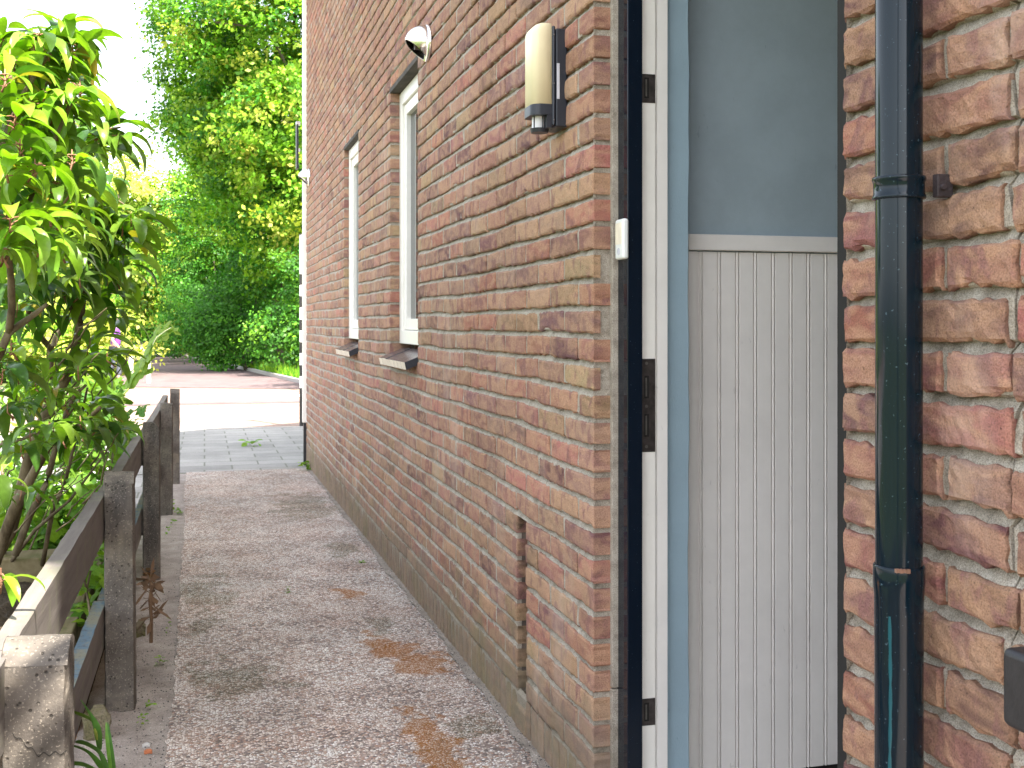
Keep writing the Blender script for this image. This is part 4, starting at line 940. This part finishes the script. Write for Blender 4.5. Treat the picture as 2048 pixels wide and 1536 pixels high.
lobed_bush('lobed_bush', 'light green bush with lobed leaves pressing against the fence posts', 520, reg1, (4.9, 6.6), (.075, .13), (-.75, 6.0, 0))
def reg2(): return rng.uniform(-20, 235), rng.uniform(960, 1110)
lobed_bush('lobed_bush.001', 'darker bush with large crinkled lobed leaves below the shrub branches', 300, reg2, (4.6, 5.6), (.11, .17), (-.8, 5.1, 0))
def reg3(): return rng.uniform(135, 300), rng.uniform(1080, 1260)
lobed_bush('lobed_bush.002', 'small leafy plants showing between the two fence boards by the second post', 170, reg3, (3.3, 4.2), (.05, .085), (-.42, 3.7, 0))
def reg4(): return rng.uniform(232, 292), rng.uniform(812, 905)
lobed_bush('lobed_bush.003', 'lobed leaf tendril reaching over the third fence post', 34, reg4, (4.9, 5.5), (.05, .08), (-.4, 5.3, 0), 4)
# the long shoot that stands out against the street
def sp_x(py): return 230 + (815 - py) * .72
sh = empty('leafy_shoot', 'single pale green shoot rising in front of the sunlit street', 'shoot', tuple(at(235, 800, 5.2)))
st = MB(); sp = [(225, 815, 5.3), (255, 780, 5.25), (272, 755, 5.2), (287, 728, 5.2), (300, 700, 5.15), (313, 675, 5.1), (330, 662, 5.1), (342, 655, 5.1)]
st.tube([at(*p) for p in sp], [.005, .0045, .004, .0035, .003, .0025, .002, .0015], 7); recs = []
for (px, py, az, L, pit, rol) in ((262, 752, .3, .10, -.5, .2), (278, 745, -.6, .12, -.7, -.4), (288, 715, 2.6, .095, -.3, .4), (293, 722, -.4, .085, -.8, 0), (303, 690, -.2, .13, -.9, .3), (300, 690, 2.9, .09, -.2, .3), (312, 672, -.3, .11, -.8, -.3), (310, 676, 2.7, .07, .1, 0), (326, 660, -.2, .10, -.5, .5), (335, 660, .4, .09, -.2, -.4), (345, 656, 0.1, .075, .2, .2), (330, 664, 2.8, .06, .2, 0)):
    recs.append((at(px, py, 5.15), -1.45 + (.9 if px > sp_x(py) else -.9) + rng.normal() * .3, -.75 + pit * .35, rol, L * 1.2, .25, jit((.24, .38, .07), .1)))
V, F, Cc = lobed_leaves(recs); mk('foliage', V, F, M['lobed'], sh, col=Cc); st.build('stem', M['blade'], sh, smooth=True)
fix_parent(sh)
# small weeds in the sand
def weed(name, label, px, py, n, L, dry=False, hgt=.04, cat='weed', grp=None):
    p = on_ground(px, py); recs = []
    for q in range(n):
        az = rng.uniform(0, 6.28); z = p[2] + rng.uniform(.005, hgt)
        recs.append((np.array([p[0] + rng.normal() * L * .3, p[1] + rng.normal() * L * .35, z]), az, rng.uniform(0, .7), rng.normal() * .3, L * rng.uniform(.6, 1.1), L * rng.uniform(.35, .6), rng.uniform(.2, 1.0), jit((.18, .10, .045)) if dry else jit(GB[rng.integers(3)])))
    V, F, Cc = make_leaves(recs, 4, wover, .2); o = mk(name, V, F, M['lobed'], None, col=Cc, smooth=True); tag(o, label, cat, grp); return o
weed('weed', 'leafy weed tuft at the foot of the third post, beside the path', 330, 1025, 26, .05, hgt=.09)
weed('weed.001', 'low weed cluster on the path edge past the third post', 357, 1030, 18, .03)
weed('weed.002', 'tiny two leaved seedling in the sand beyond the second post', 350, 1050, 6, .03)
weed('weed.003', 'pair of round seedling leaves close to the third post foot', 335, 1068, 6, .03)
weed('weed.004', 'thin upright weed on the sand, right of the dried stalk', 335, 1265, 9, .016, hgt=.055)
weed('weed.005', 'scattered green seedling at the foot of the second post', 284, 1450, 9, .014, hgt=.03)
weed('weed.006', 'weed tuft at the street corner foot of the brick wall', 612, 942, 16, .07, hgt=.08)
weed('weed.007', 'small moss like weed in a joint at mid path', 577, 1188, 9, .018, hgt=.03)
weed('weed.008', 'green sprig where the path meets the dirt strip by the wall', 722, 1128, 7, .02, hgt=.012)
weed('weed.009', 'weed growing between grey slabs of the pavement', 503, 893, 10, .09, hgt=.06)
weed('weed.011', 'small green weed between the path edge and the second post', 318, 1330, 12, .022, hgt=.03)
weed('weed.012', 'low green sprout in the sand at the path edge, nearest the bottom', 300, 1420, 10, .018, hgt=.02)
weed('weed.010', 'dried reddish weed litter between the second and third posts', 300, 1165, 26, .035, True, .05, 'dead weed')
# broad straps at lower left
def straps(name, label, lst):
    V = []; F = []; Cc = []; b = 0
    for pts, wd, col in lst:
        P_ = [np.array(at(*p)) for p in pts]; k = 14; out = []
        for i in range(k + 1):
            t = i / k * (len(P_) - 1); j = min(int(t), len(P_) - 2); u = t - j
            p0, p1, p2, p3 = P_[max(j - 1, 0)], P_[j], P_[j + 1], P_[min(j + 2, len(P_) - 1)]
            out.append(.5 * ((2 * p1) + (p2 - p0) * u + (2 * p0 - 5 * p1 + 4 * p2 - p3) * u * u + (3 * p1 - p0 - 3 * p2 + p3) * u ** 3))
        for i, p in enumerate(out):
            t_ = out[min(i + 1, k)] - out[max(i - 1, 0)]; s = np.cross(t_, np.array([.25, 1, .2])); s = s / np.linalg.norm(s); w_ = wd * (math.sin(math.pi * (i / k * .9 + .1)) ** .6) * (1 if i < k else .05)
            nn_ = np.cross(s, t_); nn_ = nn_ / np.linalg.norm(nn_)
            V += [p - s * w_ / 2 + nn_ * w_ * .15, p, p + s * w_ / 2 + nn_ * w_ * .15]; Cc += [col] * 3
        F += [(b + 3 * i + q, b + 3 * i + q + 1, b + 3 * i + q + 4, b + 3 * i + q + 3) for i in range(k) for q in (0, 1)]; b += 3 * (k + 1)
    return tag(mk(name, V, F, M['blade'], None, col=np.array(Cc), smooth=True), label, 'plant')
gd = (.07, .17, .03)
straps('strap_leaf_plant', 'arching strap leaved plant low behind the nearest fence board', [
    ([(199, 1500, 2.42), (195, 1462, 2.40), (180, 1432, 2.42), (160, 1398, 2.5)], .016, gd), ([(198, 1500, 2.42), (188, 1450, 2.42), (160, 1430, 2.5), (120, 1420, 2.6)], .014, (.10, .2, .03)),
    ([(199, 1495, 2.42), (192, 1465, 2.4), (184, 1445, 2.42), (172, 1420, 2.5)], .008, (.3, .33, .06)), ([(210, 1545, 2.3), (190, 1520, 2.3), (165, 1500, 2.35), (135, 1490, 2.5)], .015, gd),
    ([(215, 1560, 2.25), (180, 1536, 2.3), (150, 1528, 2.35), (120, 1535, 2.4)], .013, gd), ([(215, 1540, 2.25), (195, 1505, 2.28), (168, 1488, 2.35), (150, 1485, 2.4)], .018, (.06, .14, .03))])
straps('grass_tuft', 'two upright grass blades beside the foot of the second post', [
    ([(226, 1580, 2.35), (220, 1530, 2.35), (214, 1480, 2.36), (212, 1443, 2.38)], .009, (.12, .26, .04)), ([(231, 1580, 2.35), (227, 1530, 2.35), (220, 1480, 2.36), (215, 1443, 2.38)], .008, (.06, .16, .03))])
# dried stalk
mb = MB(); pts = [np.array(at(302, 1285, 3.46)), np.array(at(303, 1240, 3.46)), np.array(at(300, 1200, 3.46)), np.array(at(304, 1170, 3.47)), np.array(at(296, 1150, 3.5))]
mb.tube(pts, [.006, .005, .006, .005, .002], 7)
for q in range(60):
    i = rng.integers(1, 4); p = pts[i] + (pts[i + 1] - pts[i]) * rng.random() if i < 4 else pts[4]; d = rng.normal(size=3) * .016; s = rng.normal(size=3) * .005
    mb.add([p, p + d + s, p + d * 1.6, p + d - s], [(0, 1, 2, 3)])
tag(mb.build('dead_weed', M['dry']), 'withered brown weed stalk standing in the sand near the second post', 'dead weed')
# rubble and chips
def lump(name, c, s, mat, label, cat):
    bm = bmesh.new(); bmesh.ops.create_icosphere(bm, subdivisions=3, radius=1)
    for v in bm.verts:
        n_ = v.co.copy(); f = 1 + .16 * math.sin(n_.x * 5 + n_.y * 3) + .1 * math.sin(n_.z * 9 + n_.x * 7) + rng.normal() * .02
        q = Vector([math.copysign(abs(a) ** .55, a) for a in n_]); v.co = Vector((c[0] + q.x * s[0] * f, c[1] + q.y * s[1] * f, c[2] + q.z * s[2] * f))
    me = bpy.data.meshes.new(name); bm.to_mesh(me); bm.free(); me.materials.append(mat); o = bpy.data.objects.new(name, me); C.objects.link(o); return tag(o, label, cat)
p = on_ground(218, 1475); lump('rubble_block', (p[0] - .03, p[1] + .02, p[2] + .03), (.035, .03, .045), M['moss'], 'broken concrete rubble lump against the foot of the second post', 'rubble')
p = on_ground(282, 1275); lump('rubble_block.001', (p[0] - .005, p[1] + .05, p[2] + .015), (.02, .04, .03), M['moss'], 'mossy brick stub in the sand beyond the second post', 'rubble')
p = on_ground(297, 1506); lump('brick_chip', (p[0], p[1], p[2] + .004), (.010, .007, .005), M['orangechip'], 'small orange red brick chip lying in the sand at the bottom', 'brick chip')
p = on_ground(293, 1493); lump('stone_chip', (p[0], p[1], p[2] + .004), (.010, .007, .005), M['kerb'], 'pale grey stone chip just behind the orange brick chip', 'stone')
# pebbles and crumbs loose on the sand
bmV = []; bmF = []; Cc = []
octa = np.array([(1, 0, 0), (-1, 0, 0), (0, 1, 0), (0, -1, 0), (0, 0, 1), (0, 0, -1)]); of = [(0, 2, 4), (2, 1, 4), (1, 3, 4), (3, 0, 4), (2, 0, 5), (1, 2, 5), (3, 1, 5), (0, 3, 5)]
for q in range(5200):
    y = 1.5 + rng.exponential(1.6); 
    if rng.random() < .72: x = rng.uniform(-.27, -.07)
    else: x = rng.uniform(.79, .84)
    if y > 8: continue
    s = rng.uniform(.0009, .0035); a = rng.uniform(0, 6.28); R_ = np.array([[math.cos(a), -math.sin(a), 0], [math.sin(a), math.cos(a), 0], [0, 0, 1]])
    v = (octa * np.array([s, s * rng.uniform(.6, 1), s * .6])) @ R_.T + np.array([x, y, gz(y) + (.002 if x < 0 else .014)]); b = len(bmV)
    bmV += [tuple(k) for k in v]; bmF += [tuple(i + b for i in f) for f in of]; g = rng.choice([.05, .12, .3, .5], p=[.35, .25, .25, .15]); Cc += [(g * 1.05, g * .97, g * .9)] * 6
mg = NT('loose_grit'); mg.base(mg.vcol(), .9); o = mk('grit', bmV, bmF, mg.mat, col=Cc); o['kind'] = 'stuff'
tag(o, 'loose grit and crumbs scattered on the sand beside the path and wall', 'grit')

# ================================================================== TREES AND STREET BEYOND
def crown(name, lobes, n, size, cols, mat, parent, up=.35, shell=.55):
    """thousands of small leaf blades spread through overlapping lobes, thick at the outside and thin where the lobes part"""
    lobes = np.array(lobes, dtype=float); wts = lobes[:, 3] ** 2; wts /= wts.sum()
    idx = rng.choice(len(lobes), n, p=wts); L = lobes[idx]
    d = rng.normal(size=(n, 3)); d /= np.linalg.norm(d, axis=1)[:, None]
    shell = .72; r = L[:, 3] * (shell + (1 - shell) * rng.random(n) ** .6) * (1 + .16 * np.sin(d[:, 0] * 6 + idx) + .12 * np.sin(d[:, 2] * 9 + idx * 2))
    # clumping: pull leaves to sprig centres
    P_ = L[:, :3] + d * r[:, None] * np.array([1, 1, .85])
    K = max(60, n // 34); ctr = P_[rng.integers(0, n, K)]; own = rng.integers(0, K, n)
    # assign to sprigs
    P_ = ctr[own] + rng.normal(size=(n, 3)) * size * np.array([2.3, 2.3, 1.1])
    ow = P_ - L[:, :3]; ow /= np.linalg.norm(ow, axis=1)[:, None] + 1e-6; nn_ = rng.normal(size=(n, 3)) * .48 + ow * .75 + np.array([0, 0, up]); nn_ += np.stack([np.zeros(n), -np.full(n, .30), np.full(n, .15)], 1)
    nn_ /= np.linalg.norm(nn_, axis=1)[:, None]; t = np.cross(nn_, rng.normal(size=(n, 3))); t /= np.linalg.norm(t, axis=1)[:, None]; b_ = np.cross(nn_, t)
    s = size * rng.uniform(.6, 1.3, n)[:, None]
    V = np.stack([P_ - t * s * .62, P_ - b_ * s * .42 + nn_ * s * .1, P_ + t * s * .68, P_ + b_ * s * .42 + nn_ * s * .1], 1).reshape(-1, 3)
    F = np.arange(4 * n).reshape(n, 4)
    lc = rng.uniform(.7, 1.35, len(lobes)); cs = np.array(cols)[rng.integers(0, len(cols), K)] * rng.uniform(.7, 1.3, (K, 1)); cs = cs * lc[rng.integers(0, len(lobes), K)][:, None] ** .5; cc = cs[own] * rng.uniform(.8, 1.2, (n, 1)); Cc = np.repeat(cc, 4, axis=0)
    return mk(name, V, F, mat, parent, col=Cc)
def tree(name, label, x, y, h, R_, n, size, cols, lob=16, cat='tree', trunk=.22, low=.18, px_bias=0, grp=None, zlow=None):
    g = gz(min(y, 90)); root = empty(name, label, cat, (x, y, g), grp); L = []
    for q in range(lob):
        a = rng.uniform(0, 6.28); u = (q + .5) / lob; z = g + h * (low + (1 - low) * u); env = R_ * math.sin(math.pi * min(.97, (.12 + .88 * (1 - u)) ** .8)) ** .55
        rr = env * rng.uniform(.35, .75); L.append((x + rr * math.cos(a), y + rr * math.sin(a), z - h * .02, max(.6, env * rng.uniform(.30, .48))))
    L += [(x, y, g + h * .55, R_ * .55), (x, y - R_ * .3, g + h * .34, R_ * .5), (x + R_ * .2, y - R_ * .2, g + h * .24, R_ * .42), (x - R_ * .3, y - R_ * .3, g + h * .45, R_ * .42), (x + R_ * .3, y, g + h * .75, R_ * .42)]
    crown('crown', L, n, size, cols, M['treeleaf'], root)
    mb = MB(); mb.tube([(x, y, g - .2), (x + .1, y, g + h * .25), (x, y + .1, g + h * .6), (x + .1, y, g + h * .9)], [trunk, trunk * .8, trunk * .5, .03], 10)
    for q in L[::2]: mb.tube([(x, y, g + h * .25 + (q[2] - g) * .3), tuple((np.array([x, y, q[2]]) + np.array(q[:3])) / 2), q[:3]], [trunk * .35, trunk * .2, .03], 6)
    mb.build('trunk', M['treebark'], root, smooth=True); fix_parent(root); return root
TG = [(.15, .34, .018), (.21, .38, .022), (.10, .27, .016), (.27, .42, .035), (.045, .17, .014)]
TY = [(.38, .42, .06), (.42, .44, .09), (.27, .35, .05)]
TD = [(.055, .19, .016), (.04, .15, .014), (.08, .23, .018)]
def wx(px, y): return y * math.tan(math.atan((px - 1024) / 2237) + TH)
tree('lime_tree', 'broad bright green tree filling the view right of centre beyond the street', wx(555, 37), 37, 15.5, 4.0, 80000, .115, TG, 26)
tree('added_lime_tree', 'nearest street tree, added to shade the side road, its leaves just showing past the house corner', 5.6, 22.5, 9.5, 3.2, 20000, .12, TG, 16)  # added mostly behind the house so its shadow falls on the side road
tree('lime_tree.001', 'green tree whose crown edge stands against the white sky', wx(460, 51), 51, 17.0, 3.3, 44000, .125, TG, 18)
tree('lime_tree.002', 'tall tree directly beside the white house corner', wx(640, 34), 34, 16, 4.2, 44000, .12, TG + TY[:1], 18)
tree('lime_tree.003', 'lower rounded tree stepping down towards the bend of the road', wx(355, 66), 66, 11.8, 4.2, 30000, .14, TG + TY[:1], 14)
tree('lime_tree.004', 'pale yellow green tree far behind the shrub', wx(235, 66), 66, 11.5, 4.6, 18000, .2, TY, 14)
tree('lime_tree.005', 'distant sunlit tree at the end of the side road', wx(290, 84), 84, 11, 6, 16000, .25, TY + TG[:2], 14)
tree('lime_tree.006', 'pale tree at the far left, glimpsed through the shrub', wx(90, 60), 60, 10.5, 4.6, 14000, .2, TY, 12)
tree('lime_tree.007', 'distant tree at the left edge behind the shrub leaves', wx(-60, 52), 52, 13.5, 5, 12000, .2, TG + TY, 12)
# bushy hedge under the trees, separate bushes
def bush(name, label, px, y, h, R_, n, size, cols, elong=1.0, grp='bushes along the grass verge'):
    x = wx(px, y); g = gz(min(y, 90)); root = empty(name, label, 'bush', (x, y, g), grp)
    L = [(x + rng.normal() * R_ * .45, y + rng.normal() * R_ * .4, g + h * rng.uniform(.18, .85), R_ * rng.uniform(.35, .55)) for q in range(11)]
    L = [(a, b, max(c, g + r * .6), r) for a, b, c, r in L]; crown('crown', L, n, size, cols, M['treeleaf'], root)
    mb = MB()
    for q in L[:6]: mb.tube([(x + rng.normal() * .2, y + rng.normal() * .2, g - .1), q[:3]], [.05, .02], 6)
    mb.build('stems', M['treebark'], root, smooth=True); fix_parent(root)
bush('bush', 'large dark green bush nearest the house corner', 590, 33.0, 3.6, 2.0, 18000, .085, TD + TG[:1])
bush('bush.001', 'deep green bush second from the house corner', 520, 38.0, 4.0, 2.1, 18000, .09, TD)
bush('bush.002', 'rounded bush at the middle of the verge', 448, 49, 5.4, 2.9, 18000, .095, TD)
bush('bush.003', 'shaded bush left of the pale pole', 338, 72, 5.5, 3.2, 12000, .14, TD)
bush('bush.004', 'yellow green bush right of the pale pole', 400, 61, 3.0, 1.5, 7000, .11, TY)
bush('bush.005', 'dark bush behind the grey garden wall at the road end', 275, 72, 6.5, 3.6, 13000, .17, TD)
bush('bush.006', 'dark bush on the left of the road end', 225, 70, 6.5, 3.2, 9000, .17, TD + TG[:1])
bush('bush.007', 'pale garden bush glimpsed low through the shrub branches', 95, 34, 2.2, 1.8, 8000, .12, TY)
bush('bush.008', 'low garden bush at the left edge behind the shrub', 10, 31, 1.7, 1.6, 7000, .12, TY + TG[:1])
bush('bush.010', 'tall bush filling the gap under the tree crowns', 485, 51, 9.0, 3.6, 22000, .12, TD + TG[:2])
bush('bush.011', 'low dense bush at the kerb below the tree trunks', 512, 43.5, 3.0, 1.6, 12000, .09, TD + TG[:1])
bush('bush.012', 'low shaded bush left of the middle of the verge', 412, 55, 3.2, 2.0, 9000, .10, TD)
bush('bush.009', 'garden bush beside the person in purple', 165, 38, 2.4, 1.5, 6000, .12, TG)
# far wood closing the horizon
L = []
for q in range(60):
    a = rng.uniform(-30, 34); L.append((a, 100 + rng.uniform(0, 12), gz(90) + rng.uniform(1, 6), rng.uniform(2.5, 4)))
o = crown('far_wood', L, 26000, .38, TG + TD, M['treeleaf'], None); o['kind'] = 'stuff'; tag(o, 'far green woodland closing off the end of the road', 'woodland')
# verge with grass
vp = [on_ground(*p) for p in re_px]; 
V = [(p[0] + .12, p[1], p[2] + .085) for p in vp] + [(p[0] + 9, p[1] + 3, p[2] + .085) for p in vp[::-1]]
struct(mk('verge', V, [tuple(range(len(V)))], M['earth']))
n = 15000; k = rng.integers(0, len(vp) - 1, n); vpa = np.array(vp); u = rng.random(n)[:, None]; P_ = vpa[k] * (1 - u) + vpa[k + 1] * u; P_[:, 0] += .14 + rng.random(n) ** 1.4 * 2.4; P_[:, 2] = -SL * P_[:, 1] + .07
h = rng.uniform(.10, .34, n); a = rng.uniform(0, 6.28, n); s = np.stack([np.cos(a), np.sin(a), np.zeros(n)], 1) * .012; tip = P_ + np.stack([rng.normal(size=n) * .06, rng.normal(size=n) * .06, h], 1)
V = np.stack([P_ - s, P_ + s, tip], 1).reshape(-1, 3); Cc = np.repeat(np.array(TG)[rng.integers(0, 5, n)] * 1.3, 3, axis=0)
o = mk('grass', V, np.arange(3 * n).reshape(n, 3), M['blade'], col=Cc); o['kind'] = 'stuff'; tag(o, 'long bright grass on the verge under the bushes', 'grass')
# grey garden wall, pole, bollards
p = on_ground(268, 722); gw = MB(); d = 60.0
a = at(244, 700, d); b_ = at(291, 700, d); gw.box(a[0], b_[0], a[1], a[1] + .3, gz(60) - .2, CAMH - (687 - 646) / 2237 * d); o = gw.build('garden_wall', M['kerb'], None, bevel=.02); tag(o, 'low grey garden wall at the far end of the road', 'wall')
gw = MB(); gw.box(a[0] - .05, b_[0] + .05, a[1] - .05, a[1] + .35, CAMH - (687 - 646) / 2237 * d + .003, CAMH - (683 - 646) / 2237 * d); gw.build('wall_coping', M['darkmetal'], o)
d = 62.; q = at(373, 700, d); mb = MB(); mb.tube([(q[0], q[1], gz(q[1]) - .2), (q[0] + .02, q[1], 1.6), (q[0] + .06, q[1], 3.6)], [.11, .10, .07], 12); root = empty('lamp_post', 'slender pale street lamp post at the bend of the road', 'lamp post', (q[0], q[1], gz(q[1])))
mb.build('shaft', M['kerb'], root, smooth=True); mb = MB(); mb.tube([(q[0] + .06, q[1], 3.6), (q[0] + .06, q[1], 3.85), (q[0] + .06, q[1], 3.95)], [.06, .14, .03], 12); mb.build('lamp_head', M['darkmetal'], root); fix_parent(root)
def bollard(name, px, label):
    d = 27.2; q = at(px, 700, d); g = gz(q[1]); root = empty(name, label, 'bollard', (q[0], q[1], g), 'grey bollards at the mouth of the side road'); mb = MB(); mb.tube([(q[0], q[1], g - .1), (q[0], q[1], g + .62)], [.055, .055], 16); mb.tube([(q[0], q[1], g + .62), (q[0], q[1], g + .66)], [.055, .02], 16); mb.build('shaft', M['kerb'], root)
    mb = MB(); mb.tube([(q[0], q[1], g + .50), (q[0], q[1], g + .56)], .057, 16); mb.build('band', M['white'], root); fix_parent(root)
bollard('bollard', 297, 'right hand grey bollard at the mouth of the side road'); bollard('bollard.001', 262, 'left hand grey bollard, beside the person in purple')

# ---- person walking beyond the bollards
q = at(231, 700, 28.2); g = gz(q[1]); X0, Y0_ = q[0], q[1]
person = empty('person', 'person in a purple top and grey trousers walking behind the bollards, half hidden by leaves', 'person', (X0, Y0_, g))
def skin_mesh(name, J, E, rad, mat, root=0, sub=2):
    me = bpy.data.meshes.new(name); me.from_pydata([(X0 + x, Y0_ + y, g + z) for x, y, z in J], E, []); me.materials.append(mat)
    o = bpy.data.objects.new(name, me); C.objects.link(o); o.parent = person; sk = o.modifiers.new('skin', 'SKIN'); sk.use_smooth_shade = True
    lay = me.skin_vertices[0].data
    for i, r in enumerate(rad): lay[i].radius = (r, r) if not hasattr(r, '__len__') else r
    lay[root].use_root = True; sb = o.modifiers.new('sub', 'SUBSURF'); sb.levels = sb.render_levels = sub; return o
J = [(0, 0, .86), (0, 0, 1.05), (.02, 0, 1.28), (.03, 0, 1.38), (.05, 0, 1.45), (.06, 0, 1.53), (.065, 0, 1.59),
     (-.01, .09, .82), (.10, .09, .46), (.06, .09, .08), (.20, .09, .03), (0, -.09, .82), (-.06, -.09, .46), (-.24, -.09, .12), (-.14, -.09, .03),
     (.02, .17, 1.30), (.10, .21, 1.06), (.28, .18, 1.00), (.34, .18, 1.0), (.02, -.17, 1.30), (-.06, -.21, 1.04), (.08, -.22, .88), (.12, -.22, .82)]
E_ = [(0, 1), (1, 2), (2, 3), (3, 4), (4, 5), (5, 6), (0, 7), (7, 8), (8, 9), (9, 10), (0, 11), (11, 12), (12, 13), (13, 14), (2, 15), (15, 16), (16, 17), (17, 18), (2, 19), (19, 20), (20, 21), (21, 22)]
skin_mesh('body', J, E_, [.13, .11, .12, .055, .065, .09, .07, .085, .06, .04, .035, .085, .06, .04, .035, .05, .04, .03, .025, .05, .04, .03, .025], M['skin'])
skin_mesh('purple_top', [(0, 0, .86), (0, 0, 1.05), (.02, 0, 1.27), (.03, 0, 1.36), (.02, .17, 1.30), (.07, .20, 1.17), (.02, -.17, 1.30), (-.03, -.20, 1.15)], [(0, 1), (1, 2), (2, 3), (2, 4), (4, 5), (2, 6), (6, 7)], [.15, .13, .145, .06, .07, .06, .07, .06], M['purple'])
skin_mesh('trousers', [(0, 0, .88), (-.01, .09, .80), (.10, .09, .46), (.065, .09, .14), (0, -.09, .80), (-.06, -.09, .46), (-.22, -.09, .17)], [(0, 1), (1, 2), (2, 3), (0, 4), (4, 5), (5, 6)], [.15, .11, .075, .06, .11, .075, .06], M['jeans'])
skin_mesh('hair', [(.03, 0, 1.50), (.045, 0, 1.56), (.055, 0, 1.61)], [(0, 1), (1, 2)], [.085, .10, .075], M['hair'])
fix_parent(person)
print('bricks', bcount, 'leaves', len(leaves))
